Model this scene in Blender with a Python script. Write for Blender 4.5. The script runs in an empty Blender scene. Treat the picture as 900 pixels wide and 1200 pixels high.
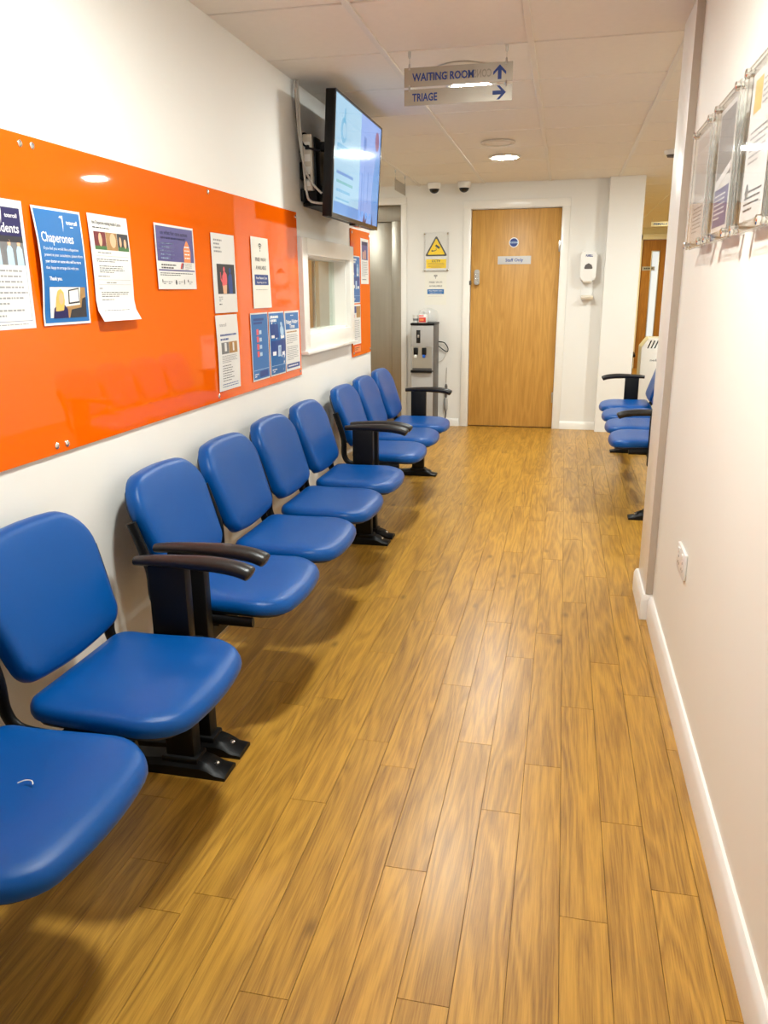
import bpy, bmesh, math, random
from mathutils import Vector, Matrix
random.seed(7)
PI = math.pi
scene = bpy.context.scene
C = scene.collection

# ------------------------------------------------------------------ camera
F_PX, PITCH, YAW, ROLL, CAM_H = 918.5853, 0.2753, 0.2215, -0.0085, 1.3156
_f = Vector((-math.sin(YAW) * math.cos(PITCH), math.cos(YAW) * math.cos(PITCH), -math.sin(PITCH)))
_r = Vector((math.cos(YAW), math.sin(YAW), 0)); _u = _r.cross(_f)
_r2 = math.cos(ROLL) * _r + math.sin(ROLL) * _u
_u2 = -math.sin(ROLL) * _r + math.cos(ROLL) * _u
cam_data = bpy.data.cameras.new('camera')
cam_data.sensor_fit = 'HORIZONTAL'; cam_data.sensor_width = 36.0
cam_data.lens = F_PX / 900.0 * 36.0; cam_data.clip_start = 0.02
cam = bpy.data.objects.new('camera', cam_data); C.objects.link(cam)
_m = Matrix.Identity(4)
for i in range(3):
    _m[i][0] = _r2[i]; _m[i][1] = _u2[i]; _m[i][2] = -_f[i]
_m[2][3] = CAM_H
cam.matrix_world = _m
scene.camera = cam

# ------------------------------------------------------------------ world, lamps, exposure
world = bpy.data.worlds.new('world'); scene.world = world
world.use_nodes = True
world.node_tree.nodes['Background'].inputs[0].default_value = (0.9, 0.92, 1.0, 1)
world.node_tree.nodes['Background'].inputs[1].default_value = 0.05
scene.view_settings.view_transform = 'Standard'
scene.view_settings.look = 'None'
scene.view_settings.gamma = 1.0
scene.view_settings.use_curve_mapping = False
scene.view_settings.exposure = 2.05
LAMP_WHITE = (0.93, 0.975, 0.93)
LAMP_WARM = (1.0, 0.86, 0.40)
LAMP_POWER = 78.0           # emission strength of one ceiling downlight
LAMPS = [  # x, y, colour, strength factor, label
    (-0.49, 6.34, LAMP_WHITE, 1.15, 'lit round ceiling downlight in front of the oak door'),
    (-0.49, 4.16, LAMP_WHITE, 0.95, 'lit round ceiling downlight right behind the hanging waiting room sign'),
    (-0.42, 1.70, LAMP_WHITE, 1.4, 'lit round ceiling downlight above the middle bench, out of frame'),
    (-0.35, -0.9, LAMP_WHITE, 0.25, 'lit round ceiling downlight above the viewer, out of frame'),
    (-2.2, 6.7, LAMP_WHITE, 0.5, 'lit round ceiling downlight in front of the steel lift'),
    (1.39, 6.5, LAMP_WHITE, 1.2, 'lit round ceiling downlight over the waiting area at right'),
    (1.39, 4.4, LAMP_WHITE, 0.9, 'lit round ceiling downlight in the near corner of the waiting area'),
    (1.40, 11.70, LAMP_WARM, 0.2, 'lit warm ceiling downlight before the far toilet door'),
    (0.30, 9.6, LAMP_WARM, 1.6, 'added unseen warm lamp behind the white pillar'),  # added lamp, hidden by the pillar, to brighten the far corridor
    (0.60, 12.9, LAMP_WARM, 1.5, 'added unseen warm lamp deep in the far corridor'),  # second added lamp out of view, lifts the far ceiling and door
]

# ------------------------------------------------------------------ key dimensions
XL, XR, YB, ZC = -1.295, 0.412, 7.796, 2.2644
GX, GY, T = -0.7842, 3.5612, 0.6

# ------------------------------------------------------------------ materials
def nmat(name):
    m = bpy.data.materials.new(name); m.use_nodes = True
    nt = m.node_tree
    return m, nt, nt.nodes['Principled BSDF']

def mat(name, col, rough=0.5, metal=0.0, spec=0.5, bump=0.0, bscale=200.0, var=0.0, vscale=6.0, coat=0.0, emit=None, estr=0.0, trans=0.0, alpha=1.0, stretch=None, ior=None):
    m, nt, b = nmat(name)
    b.inputs['Base Color'].default_value = (*col, 1)
    b.inputs['Roughness'].default_value = rough
    b.inputs['Metallic'].default_value = metal
    b.inputs['Specular IOR Level'].default_value = spec
    b.inputs['Coat Weight'].default_value = coat
    b.inputs['Transmission Weight'].default_value = trans
    b.inputs['Alpha'].default_value = alpha
    if ior: b.inputs['IOR'].default_value = ior
    if emit:
        b.inputs['Emission Color'].default_value = (*emit, 1); b.inputs['Emission Strength'].default_value = estr
    tc = nt.nodes.new('ShaderNodeTexCoord')
    src = tc.outputs['Object']
    if stretch:
        mp = nt.nodes.new('ShaderNodeMapping'); mp.inputs['Scale'].default_value = stretch
        nt.links.new(src, mp.inputs[0]); src = mp.outputs[0]
    # every material keeps a faint procedural variation of its own colour
    n = nt.nodes.new('ShaderNodeTexNoise'); n.inputs['Scale'].default_value = vscale; n.inputs['Detail'].default_value = 4
    nt.links.new(src, n.inputs['Vector'])
    mr = nt.nodes.new('ShaderNodeMapRange'); v = max(var, 0.01)
    mr.inputs['To Min'].default_value = 1 - v; mr.inputs['To Max'].default_value = 1 + v
    nt.links.new(n.outputs['Fac'], mr.inputs['Value'])
    hs = nt.nodes.new('ShaderNodeHueSaturation'); hs.inputs['Color'].default_value = (*col, 1)
    nt.links.new(mr.outputs[0], hs.inputs['Value']); nt.links.new(hs.outputs[0], b.inputs['Base Color'])
    if bump > 0:
        n2 = nt.nodes.new('ShaderNodeTexNoise'); n2.inputs['Scale'].default_value = bscale; n2.inputs['Detail'].default_value = 3
        nt.links.new(src, n2.inputs['Vector'])
        bp = nt.nodes.new('ShaderNodeBump'); bp.inputs['Strength'].default_value = bump; bp.inputs['Distance'].default_value = 0.002
        nt.links.new(n2.outputs['Fac'], bp.inputs['Height']); nt.links.new(bp.outputs[0], b.inputs['Normal'])
    return m

def srgb(r, g, b):
    f = lambda c: ((c / 255 + 0.055) / 1.055) ** 2.4 if c > 10 else c / 255 / 12.92
    return (f(r), f(g), f(b))

def wood_mat(name, light, dark, axis='Y', rnd=True, ring=9.0, grain=70.0, rough=0.38, knots=False, spread=0.16):
    m, nt, b = nmat(name)
    N = nt.nodes.new; L = nt.links.new
    tc = N('ShaderNodeTexCoord')
    mp = N('ShaderNodeMapping'); L(tc.outputs['Object'], mp.inputs[0])
    src = mp.outputs[0]
    if rnd:
        oi = N('ShaderNodeObjectInfo')
        vm = N('ShaderNodeVectorMath'); vm.operation = 'SCALE'; vm.inputs[0].default_value = (37.0, 91.0, 53.0)
        L(oi.outputs['Random'], vm.inputs['Scale']); L(vm.outputs[0], mp.inputs['Location'])
    def stretched(sx, sl):
        q = N('ShaderNodeMapping')
        q.inputs['Scale'].default_value = (sx, sl, sx) if axis == 'Y' else (sx, sx, sl)
        L(src, q.inputs[0]); return q.outputs[0]
    n1 = N('ShaderNodeTexNoise'); n1.inputs['Scale'].default_value = 1.0; n1.inputs['Detail'].default_value = 2; n1.inputs['Distortion'].default_value = 0.3
    L(stretched(13.0, 1.0), n1.inputs['Vector'])
    mu = N('ShaderNodeMath'); mu.operation = 'MULTIPLY'; mu.inputs[1].default_value = ring; L(n1.outputs['Fac'], mu.inputs[0])
    pp = N('ShaderNodeMath'); pp.operation = 'PINGPONG'; pp.inputs[1].default_value = 0.5; L(mu.outputs[0], pp.inputs[0])
    n2 = N('ShaderNodeTexNoise'); n2.inputs['Scale'].default_value = 1.0; n2.inputs['Detail'].default_value = 6; n2.inputs['Roughness'].default_value = 0.7
    L(stretched(grain * 4.5, 8.0), n2.inputs['Vector'])
    n3 = N('ShaderNodeTexNoise'); n3.inputs['Scale'].default_value = 1.0; n3.inputs['Detail'].default_value = 3
    L(stretched(16.0, 1.6), n3.inputs['Vector'])
    a1 = N('ShaderNodeMath'); a1.operation = 'MULTIPLY_ADD'; a1.inputs[1].default_value = 0.55; L(pp.outputs[0], a1.inputs[0])
    a0 = N('ShaderNodeMath'); a0.operation = 'MULTIPLY'; a0.inputs[1].default_value = 0.6; L(n3.outputs['Fac'], a0.inputs[0]); L(a0.outputs[0], a1.inputs[2])
    a2 = N('ShaderNodeMath'); a2.operation = 'MULTIPLY_ADD'; a2.inputs[1].default_value = 1.05; L(n2.outputs['Fac'], a2.inputs[0]); L(a1.outputs[0], a2.inputs[2])
    cr = N('ShaderNodeValToRGB')
    cr.color_ramp.elements[0].position = 0.55; cr.color_ramp.elements[0].color = (*light, 1)
    cr.color_ramp.elements[1].position = 1.3 if False else 1.0; cr.color_ramp.elements[1].color = (*dark, 1)
    e = cr.color_ramp.elements.new(0.36); e.color = (min(1, light[0] * 1.12), min(1, light[1] * 1.12), light[2] * 1.12, 1)
    sc = N('ShaderNodeMath'); sc.operation = 'MULTIPLY'; sc.inputs[1].default_value = 0.70; L(a2.outputs[0], sc.inputs[0])
    L(sc.outputs[0], cr.inputs[0])
    col = cr.outputs[0]
    if knots:
        vo = N('ShaderNodeTexVoronoi'); vo.inputs['Scale'].default_value = 1.0
        L(stretched(6.0, 2.6), vo.inputs['Vector'])
        kr = N('ShaderNodeMapRange'); kr.inputs['From Min'].default_value = 0.02; kr.inputs['From Max'].default_value = 0.10
        kr.inputs['To Min'].default_value = 0.62; kr.inputs['To Max'].default_value = 0.0
        L(vo.outputs['Distance'], kr.inputs['Value'])
        mx = N('ShaderNodeMixRGB'); mx.inputs['Color2'].default_value = (dark[0] * .35, dark[1] * .33, dark[2] * .3, 1)
        L(kr.outputs[0], mx.inputs[0]); L(col, mx.inputs['Color1']); col = mx.outputs[0]
    hs = N('ShaderNodeHueSaturation'); L(col, hs.inputs['Color'])
    if rnd:
        mr = N('ShaderNodeMapRange'); mr.inputs['To Min'].default_value = 1 - spread; mr.inputs['To Max'].default_value = 1 + spread
        L(oi.outputs['Random'], mr.inputs['Value']); L(mr.outputs[0], hs.inputs['Value'])
    L(hs.outputs[0], b.inputs['Base Color'])
    b.inputs['Roughness'].default_value = rough
    rr = N('ShaderNodeMapRange'); rr.inputs['To Min'].default_value = rough - .05; rr.inputs['To Max'].default_value = rough + .08
    L(n3.outputs['Fac'], rr.inputs['Value']); L(rr.outputs[0], b.inputs['Roughness'])
    bp = N('ShaderNodeBump'); bp.inputs['Strength'].default_value = 0.12; bp.inputs['Distance'].default_value = 0.001
    L(n2.outputs['Fac'], bp.inputs['Height']); L(bp.outputs[0], b.inputs['Normal'])
    return m

def screen_mat(name, col, s):
    m, nt, b = nmat(name)
    b.inputs['Base Color'].default_value = (0.004, 0.004, 0.006, 1); b.inputs['Roughness'].default_value = 0.07
    n = nt.nodes.new('ShaderNodeTexNoise'); n.inputs['Scale'].default_value = 3.0
    hs = nt.nodes.new('ShaderNodeHueSaturation'); hs.inputs['Color'].default_value = (*col, 1)
    mr = nt.nodes.new('ShaderNodeMapRange'); mr.inputs['To Min'].default_value = .9; mr.inputs['To Max'].default_value = 1.1
    tc = nt.nodes.new('ShaderNodeTexCoord'); nt.links.new(tc.outputs['Object'], n.inputs['Vector'])
    nt.links.new(n.outputs['Fac'], mr.inputs['Value']); nt.links.new(mr.outputs[0], hs.inputs['Value'])
    nt.links.new(hs.outputs[0], b.inputs['Emission Color']); b.inputs['Emission Strength'].default_value = s
    return m

def emit_mat(name, col, s):
    m = bpy.data.materials.new(name); m.use_nodes = True; nt = m.node_tree
    nt.nodes.remove(nt.nodes['Principled BSDF'])
    e = nt.nodes.new('ShaderNodeEmission'); e.inputs[0].default_value = (*col, 1); e.inputs[1].default_value = s
    nt.links.new(e.outputs[0], nt.nodes['Material Output'].inputs[0]); return m

M = {}
M['wall'] = mat('wall_paint', (0.83, 0.815, 0.775), 0.6, bump=0.06, bscale=350, var=0.015, vscale=2.5)
M['wall_right'] = mat('wall_paint_cream', (0.90, 0.885, 0.80), 0.6, bump=0.06, bscale=350, var=0.02, vscale=2.5)
M['edge_beige'] = mat('edge_beige', (0.50, 0.43, 0.35), 0.5, var=0.03, vscale=5)
M['far_wall'] = mat('far_wall_paint', (0.78, 0.72, 0.55), 0.6, var=0.02)
M['gloss'] = mat('white_gloss_paint', (0.88, 0.86, 0.81), 0.28, var=0.02, vscale=9)
M['tile'] = mat('ceiling_tile', (0.86, 0.82, 0.75), 0.8, bump=0.25, bscale=500, var=0.03, vscale=30)
M['tee'] = mat('ceiling_tee', (0.80, 0.77, 0.71), 0.45, var=0.02)
M['void'] = mat('ceiling_void', (0.02, 0.018, 0.015), 0.9)
M['plank'] = wood_mat('oak_vinyl_plank', srgb(190, 142, 55), srgb(110, 70, 20), rough=0.31, knots=True, spread=0.07)
M['groove'] = mat('plank_joint', srgb(86, 54, 22), 0.6)
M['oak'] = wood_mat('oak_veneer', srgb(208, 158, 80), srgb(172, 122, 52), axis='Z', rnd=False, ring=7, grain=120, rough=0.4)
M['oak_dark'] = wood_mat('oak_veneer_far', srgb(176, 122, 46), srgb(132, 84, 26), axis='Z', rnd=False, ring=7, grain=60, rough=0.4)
M['orange'] = mat('orange_acrylic', (0.86, 0.126, 0.001), 0.03, spec=0.5, var=0.01, vscale=1.5)
M['vinyl'] = mat('blue_vinyl', (0.0003, 0.068, 0.28), 0.31, spec=0.24, bump=0.18, bscale=900, var=0.03, vscale=14)
M['piping'] = mat('seat_shell', (0.02, 0.022, 0.03), 0.45)
M['black'] = mat('black_powder_coat', (0.006, 0.006, 0.0065), 0.42, spec=0.22, bump=0.08, bscale=700, var=0.1)
M['armpad'] = mat('black_arm_pad', (0.013, 0.011, 0.010), 0.34, spec=0.4, bump=0.12, bscale=500, var=0.15)
M['blackgloss'] = mat('black_gloss', (0.01, 0.01, 0.011), 0.12)
M['steel'] = mat('brushed_steel', (0.56, 0.55, 0.52), 0.32, metal=1.0, var=0.06, vscale=5, stretch=(30, 30, 0.6))
M['liftsteel'] = mat('lift_steel', (0.42, 0.39, 0.33), 0.38, metal=1.0, var=0.10, vscale=3, stretch=(14, 14, 0.5))
M['chrome'] = mat('chrome', (0.75, 0.74, 0.71), 0.12, metal=1.0)
M['aluminium'] = mat('satin_aluminium', (0.45, 0.44, 0.42), 0.42, metal=1.0, var=0.03)
M['grey_plastic'] = mat('grey_plastic', (0.42, 0.41, 0.40), 0.4, var=0.03)
M['dark_plastic'] = mat('dark_plastic', (0.10, 0.09, 0.085), 0.45)
M['white_plastic'] = mat('white_plastic', (0.84, 0.83, 0.80), 0.35)
M['beige_plastic'] = mat('beige_plastic', (0.68, 0.62, 0.52), 0.45)
M['paper'] = mat('paper', (0.76, 0.75, 0.72), 0.55, var=0.02, vscale=20)
M['cream_paper'] = mat('cream_paper', (0.84, 0.82, 0.74), 0.55, var=0.02, vscale=20)
M['ink'] = mat('grey_ink', (0.06, 0.06, 0.065), 0.6)
M['ink_light'] = mat('pale_ink', (0.30, 0.30, 0.31), 0.6)
M['white_ink'] = mat('white_ink', (0.88, 0.88, 0.88), 0.5)
M['pale_blue_ink'] = mat('pale_blue_ink', (0.45, 0.62, 0.80), 0.5)
M['blue_print'] = mat('blue_print', srgb(18, 104, 172), 0.35, var=0.03)
M['blue_print2'] = mat('mid_blue_print', srgb(48, 112, 178), 0.4, var=0.03)
M['blue_deep'] = mat('deep_blue_print', srgb(28, 66, 138), 0.4, var=0.03)
M['navy'] = mat('navy_print', srgb(28, 26, 84), 0.4)
M['purple'] = mat('violet_print', srgb(84, 80, 140), 0.4, var=0.12, vscale=14)
M['peach'] = mat('orange_print', srgb(235, 140, 80), 0.5)
M['skin'] = mat('skin_print', srgb(228, 178, 140), 0.5)
M['blonde'] = mat('straw_print', srgb(226, 184, 96), 0.5)
M['red'] = mat('red_print', srgb(214, 50, 48), 0.5)
M['pinkred'] = mat('pink_red_print', srgb(226, 96, 104), 0.5)
M['maroon'] = mat('maroon_print', srgb(110, 36, 40), 0.5, var=0.3, vscale=60)
M['green'] = mat('green_print', srgb(66, 112, 60), 0.5)
M['dark_print'] = mat('dark_print', srgb(48, 48, 54), 0.5, var=0.2, vscale=50)
M['grey_print'] = mat('grey_print', srgb(120, 120, 122), 0.5, var=0.25, vscale=50)
M['pale_print'] = mat('pale_print', srgb(196, 186, 178), 0.5, var=0.08, vscale=30)
M['brown_print'] = mat('brown_print', srgb(168, 128, 78), 0.5, var=0.3, vscale=60)
M['yellow'] = mat('yellow_print', srgb(250, 214, 20), 0.45)
M['ghost_ink'] = mat('show_through_ink', (0.27, 0.24, 0.20), 0.35, metal=0.4)
M['sign_blue'] = mat('sign_blue', srgb(14, 52, 134), 0.4)
M['tap_blue'] = mat('tap_blue', srgb(24, 90, 190), 0.35)
M['cable_grey'] = mat('cable_grey', (0.55, 0.52, 0.47), 0.5)
M['reception'] = mat('reception_wall', srgb(196, 150, 92), 0.7)
M['glow_pane'] = mat('glow_pane', (0.5, 0.55, 0.6), 0.2, emit=(0.75, 0.85, 1.0), estr=0.16)  # pale glow put into the pane in place of light behind the glass
M['rubber'] = mat('dark_rubber', (0.02, 0.02, 0.02), 0.7)

def glass_mat(name, tint, mixf, rough=0.03):
    m = bpy.data.materials.new(name); m.use_nodes = True; nt = m.node_tree
    b = nt.nodes['Principled BSDF']; b.inputs['Base Color'].default_value = (*tint, 1); b.inputs['Roughness'].default_value = rough
    tr = nt.nodes.new('ShaderNodeBsdfTransparent'); tr.inputs[0].default_value = (*tint, 1)
    gl = nt.nodes.new('ShaderNodeBsdfGlossy'); gl.inputs['Roughness'].default_value = rough
    fr = nt.nodes.new('ShaderNodeFresnel'); fr.inputs[0].default_value = 1.5
    ge = nt.nodes.new('ShaderNodeNewGeometry'); iv = nt.nodes.new('ShaderNodeMath'); iv.operation = 'SUBTRACT'; iv.inputs[0].default_value = 1.0
    nt.links.new(ge.outputs['Backfacing'], iv.inputs[1]); ff = nt.nodes.new('ShaderNodeMath'); ff.operation = 'MULTIPLY'
    nt.links.new(fr.outputs[0], ff.inputs[0]); nt.links.new(iv.outputs[0], ff.inputs[1])
    mx = nt.nodes.new('ShaderNodeMixShader'); nt.links.new(ff.outputs[0], mx.inputs[0]); nt.links.new(tr.outputs[0], mx.inputs[1]); nt.links.new(gl.outputs[0], mx.inputs[2])
    mx2 = nt.nodes.new('ShaderNodeMixShader'); mx2.inputs[0].default_value = mixf
    nt.links.new(mx.outputs[0], mx2.inputs[1]); nt.links.new(b.outputs[0], mx2.inputs[2])
    nt.links.new(mx2.outputs[0], nt.nodes['Material Output'].inputs[0])
    return m
M['glass'] = glass_mat('clear_glass', (0.93, 0.97, 0.95), 0.03)
M['acrylic'] = glass_mat('clear_acrylic', (1.0, 1.0, 1.0), 0.01)
M['acrylic_edge'] = glass_mat('acrylic_edge', (0.87, 0.86, 0.83), 0.2, 0.1)
M['bag'] = glass_mat('clear_film', (0.97, 0.97, 0.97), 0.12, 0.15)
M['signplate'] = glass_mat('sign_plate', (0.70, 0.66, 0.58), 1.0, 0.30)
M['signplate'].node_tree.nodes['Principled BSDF'].inputs['Base Color'].default_value = (0.40, 0.36, 0.30, 1)
M['signplate'].node_tree.nodes['Principled BSDF'].inputs['Metallic'].default_value = 0.6
for _k, _c in dict(a=(170, 214, 240), b=(140, 176, 240), c=(96, 158, 226), t=(110, 185, 222), t2=(84, 134, 206), g=(112, 186, 184), r=(140, 100, 140), d=(50, 60, 110)).items():
    M['screen_' + _k] = screen_mat('screen_' + _k, srgb(*_c), 0.225)

# ------------------------------------------------------------------ mesh helpers
WL = {}
def wl(o): return WL.get(o.name, Vector()) if o else Vector()

def obj(name, bm, m, parent=None, smooth=35):
    me = bpy.data.meshes.new(name)
    off = wl(parent)
    if off.length > 0: bmesh.ops.translate(bm, verts=bm.verts, vec=-off)
    bmesh.ops.recalc_face_normals(bm, faces=bm.faces)
    bm.to_mesh(me); bm.free()
    if smooth:
        me.polygons.foreach_set('use_smooth', [True] * len(me.polygons))
        me.set_sharp_from_angle(angle=math.radians(smooth))
    me.materials.append(M[m] if isinstance(m, str) else m)
    o = bpy.data.objects.new(name, me); C.objects.link(o)
    if parent: o.parent = parent; WL[o.name] = off
    return o

def thing(name, label, cat, loc=(0, 0, 0), rotz=0, group=None):
    o = bpy.data.objects.new(name, None); C.objects.link(o)
    o.empty_display_size = 0.1
    o.location = loc; o.rotation_euler = (0, 0, rotz)
    WL[o.name] = Vector(loc) if rotz == 0 else Vector()
    tag(o, label, cat, group); return o

def tag(o, label=None, cat=None, group=None, kind=None):
    if label: o['label'] = label
    if cat: o['category'] = cat
    if group: o['group'] = group
    if kind: o['kind'] = kind
    return o

def copy_tree(o, parent=None):
    c = o.copy(); C.objects.link(c); c.parent = parent
    WL[c.name] = WL.get(o.name, Vector())
    for ch in list(o.children): copy_tree(ch, c)
    return c

def NB(): return bmesh.new()

def box(bm, x0, x1, y0, y1, z0, z1, b=0.0, seg=2, rot=None, piv=None):
    t = bmesh.new()
    bmesh.ops.create_cube(t, size=1.0)
    bmesh.ops.scale(t, verts=t.verts, vec=(abs(x1 - x0), abs(y1 - y0), abs(z1 - z0)))
    if b > 0: bmesh.ops.bevel(t, geom=list(t.edges), offset=b, segments=seg, profile=0.5, affect='EDGES')
    c = Vector(((x0 + x1) / 2, (y0 + y1) / 2, (z0 + z1) / 2))
    bmesh.ops.translate(t, verts=t.verts, vec=c)
    if rot is not None: bmesh.ops.rotate(t, verts=t.verts, cent=piv if piv is not None else c, matrix=rot)
    merge(bm, t); return bm

def merge(bm, t):
    me = bpy.data.meshes.new('tmp'); t.to_mesh(me); t.free(); bm.from_mesh(me); bpy.data.meshes.remove(me)

def sweep(bm, pts, rx, ry=None, n=10, up=Vector((0, 1, 0)), taper=None):
    ry = ry or rx
    pts = [Vector(p) for p in pts]; rings = []
    for i, p in enumerate(pts):
        d = (pts[min(i + 1, len(pts) - 1)] - pts[max(i - 1, 0)]).normalized()
        s = up - d * up.dot(d)
        if s.length < 1e-4: s = Vector((1, 0, 0)) - d * d.x
        s.normalize(); w = d.cross(s)
        k = taper[i] if taper else 1
        rings.append([bm.verts.new(p + s * math.cos(2 * PI * j / n) * rx * k + w * math.sin(2 * PI * j / n) * ry * k) for j in range(n)])
    for a, b in zip(rings, rings[1:]):
        for j in range(n): bm.faces.new((a[j], a[(j + 1) % n], b[(j + 1) % n], b[j]))
    bm.faces.new(rings[0][::-1]); bm.faces.new(rings[-1])
    return bm

def smooth_path(ctrl, n=8):
    ctrl = [Vector(c) for c in ctrl]; P = [ctrl[0]] + ctrl + [ctrl[-1]]; out = []
    for i in range(1, len(P) - 2):
        for k in range(n):
            t = k / n; a, b, c, d = P[i - 1], P[i], P[i + 1], P[i + 2]
            out.append(0.5 * ((2 * b) + (-a + c) * t + (2 * a - 5 * b + 4 * c - d) * t * t + (-a + 3 * b - 3 * c + d) * t ** 3))
    out.append(ctrl[-1]); return out

def lathe(bm, prof, c=(0, 0, 0), n=32, axis='Z'):
    rings = []
    def put(r, z, a):
        x, y = r * math.cos(a), r * math.sin(a)
        v = {'Z': (x, y, z), 'X': (z, x, y), 'Y': (x, z, y)}[axis]
        return bm.verts.new(Vector(v) + Vector(c))
    for r, z in prof:
        rings.append([put(max(r, 1e-5), z, 2 * PI * j / n) for j in range(n)])
    for a, b in zip(rings, rings[1:]):
        for j in range(n): bm.faces.new((a[j], a[(j + 1) % n], b[(j + 1) % n], b[j]))
    if prof[0][0] > 1e-4: bm.faces.new(rings[0][::-1])
    if prof[-1][0] > 1e-4: bm.faces.new(rings[-1])
    return bm

def prism(bm, poly, fn, d0, d1):
    a = [bm.verts.new(fn(u, v, d0)) for u, v in poly]; b = [bm.verts.new(fn(u, v, d1)) for u, v in poly]
    n = len(poly)
    for j in range(n): bm.faces.new((a[j], a[(j + 1) % n], b[(j + 1) % n], b[j]))
    bm.faces.new(a[::-1]); bm.faces.new(b); return bm

def rounded(poly, rad, k=6):
    out = []; n = len(poly)
    for i in range(n):
        p = Vector((*poly[i], 0)); a = Vector((*poly[i - 1], 0)); b = Vector((*poly[(i + 1) % n], 0))
        r = rad[i] if isinstance(rad, (list, tuple)) else rad
        da, db = (a - p).normalized(), (b - p).normalized()
        ang = da.angle(db); t = r / math.tan(ang / 2)
        s, e = p + da * t, p + db * t
        c = p + (da + db).normalized() * (r / math.sin(ang / 2))
        a0 = math.atan2(s.y - c.y, s.x - c.x); a1 = math.atan2(e.y - c.y, e.x - c.x)
        while a1 - a0 > PI: a1 -= 2 * PI
        while a1 - a0 < -PI: a1 += 2 * PI
        for j in range(k + 1):
            q = a0 + (a1 - a0) * j / k; out.append((c.x + r * math.cos(q), c.y + r * math.sin(q)))
    return out

def densify(poly, step):
    out = []; n = len(poly)
    for i in range(n):
        a, b = poly[i], poly[(i + 1) % n]; d = math.hypot(b[0] - a[0], b[1] - a[1]); k = max(1, int(d / step))
        for j in range(k): out.append((a[0] + (b[0] - a[0]) * j / k, a[1] + (b[1] - a[1]) * j / k))
    return out

# ------------------------------------------------------------------ the setting: floor
floor_bm = NB()
box(floor_bm, -3.2, 2.75, -2.2, 14.4, -0.12, -0.0035)
floor = tag(obj('floor', floor_bm, 'groove'), kind='structure')
PW, PL, PX0 = 0.1016, 0.9144, 0.057
known = {0: 1.453, 1: 1.798, -4: 1.525, -5: 1.925, -2: 1.784, -1: 2.93, 3: 2.174, -6: 1.128, -7: 1.723, -3: 1.177, 2: 2.49, -8: 1.35, -9: 2.2}
plank_cache = {}
def plank_mesh(w, l):
    key = (round(w, 3), round(l, 3))
    if key not in plank_cache:
        bm = NB(); g = 0.0005; t = 0.004
        hw, hl, c = w / 2 - g, l / 2 - g, 0.0004
        lo = [bm.verts.new((sx * hw, sy * hl, -t)) for sx, sy in ((-1, -1), (1, -1), (1, 1), (-1, 1))]
        mi = [bm.verts.new((sx * hw, sy * hl, -c)) for sx, sy in ((-1, -1), (1, -1), (1, 1), (-1, 1))]
        hi = [bm.verts.new((sx * (hw - c), sy * (hl - c), 0)) for sx, sy in ((-1, -1), (1, -1), (1, 1), (-1, 1))]
        for A, B in ((lo, mi), (mi, hi)):
            for j in range(4): bm.faces.new((A[j], A[(j + 1) % 4], B[(j + 1) % 4], B[j]))
        bm.faces.new(hi)
        me = bpy.data.meshes.new('plank'); bm.to_mesh(me); bm.free(); me.materials.append(M['plank'])
        plank_cache[key] = me
    return plank_cache[key]
rest = NB(); nplank = 0
def slab(bm, x0, x1, y0, y1):
    g = 0.0008; box(bm, x0 + g, x1 - g, y0 + g, y1 - g, -0.004, 0.0)
for k in range(-31, 27):
    x0, x1 = PX0 + PW * k, PX0 + PW * (k + 1)
    ph = known.get(k, 0.3 + (k * 0.377 + 0.21 * ((k * 7) % 5)) % 1 * PL)
    y = ph - PL * math.ceil((ph + 2.2) / PL)
    while y < 14.3:
        y0, y1 = max(y, -2.19), min(y + PL, 14.3); y += PL
        if y1 - y0 < 0.03: continue
        corr = x1 > XL and x0 < XR and y1 > 0.55 and y0 < YB
        lobby = x1 <= XL and x0 > -1.75 and y1 > 5.38 and y0 < YB
        right = x0 >= XR - 0.05 and x0 < 1.05 and y1 > 4.0 and y0 < 8.8
        a0, a1 = (max(x0, XL), min(x1, XR)) if corr and y1 < 3.3 else (x0, x1)
        if (corr or lobby or right) and nplank < 296:
            o = bpy.data.objects.new('plank', plank_mesh(a1 - a0, y1 - y0)); C.objects.link(o)
            o.location = ((a0 + a1) / 2, (y0 + y1) / 2, 0); o.parent = floor; nplank += 1
        elif x0 > -3.1 and x1 < 2.7:
            slab(rest, x0, x1, y0, y1)
tag(obj('plank_field', rest, 'plank', floor), kind='stuff')

# ------------------------------------------------------------------ ceiling
cb = NB(); box(cb, -3.2, 2.75, -2.2, 14.4, ZC + 0.022, ZC + 0.12)
ceiling = tag(obj('ceiling', cb, 'void'), kind='structure')
tile_cache = {}
def tile_mesh(w, l):
    key = (round(w, 3), round(l, 3))
    if key not in tile_cache:
        bm = NB(); g = 0.007; c = 0.003; hw, hl = w / 2 - g, l / 2 - g
        q = ((-1, -1), (1, -1), (1, 1), (-1, 1))
        lo = [bm.verts.new((a * hw, b * hl, 0.02)) for a, b in q]; mi = [bm.verts.new((a * hw, b * hl, c)) for a, b in q]
        hi = [bm.verts.new((a * (hw - c), b * (hl - c), 0)) for a, b in q]
        for A, B in ((lo, mi), (mi, hi)):
            for j in range(4): bm.faces.new((A[j], B[j], B[(j + 1) % 4], A[(j + 1) % 4]))
        bm.faces.new(hi[::-1])
        me = bpy.data.meshes.new('ceiling_tile'); bm.to_mesh(me); bm.free(); me.materials.append(M['tile'])
        tile_cache[key] = me
    return tile_cache[key]
tile_rest = NB()
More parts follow.
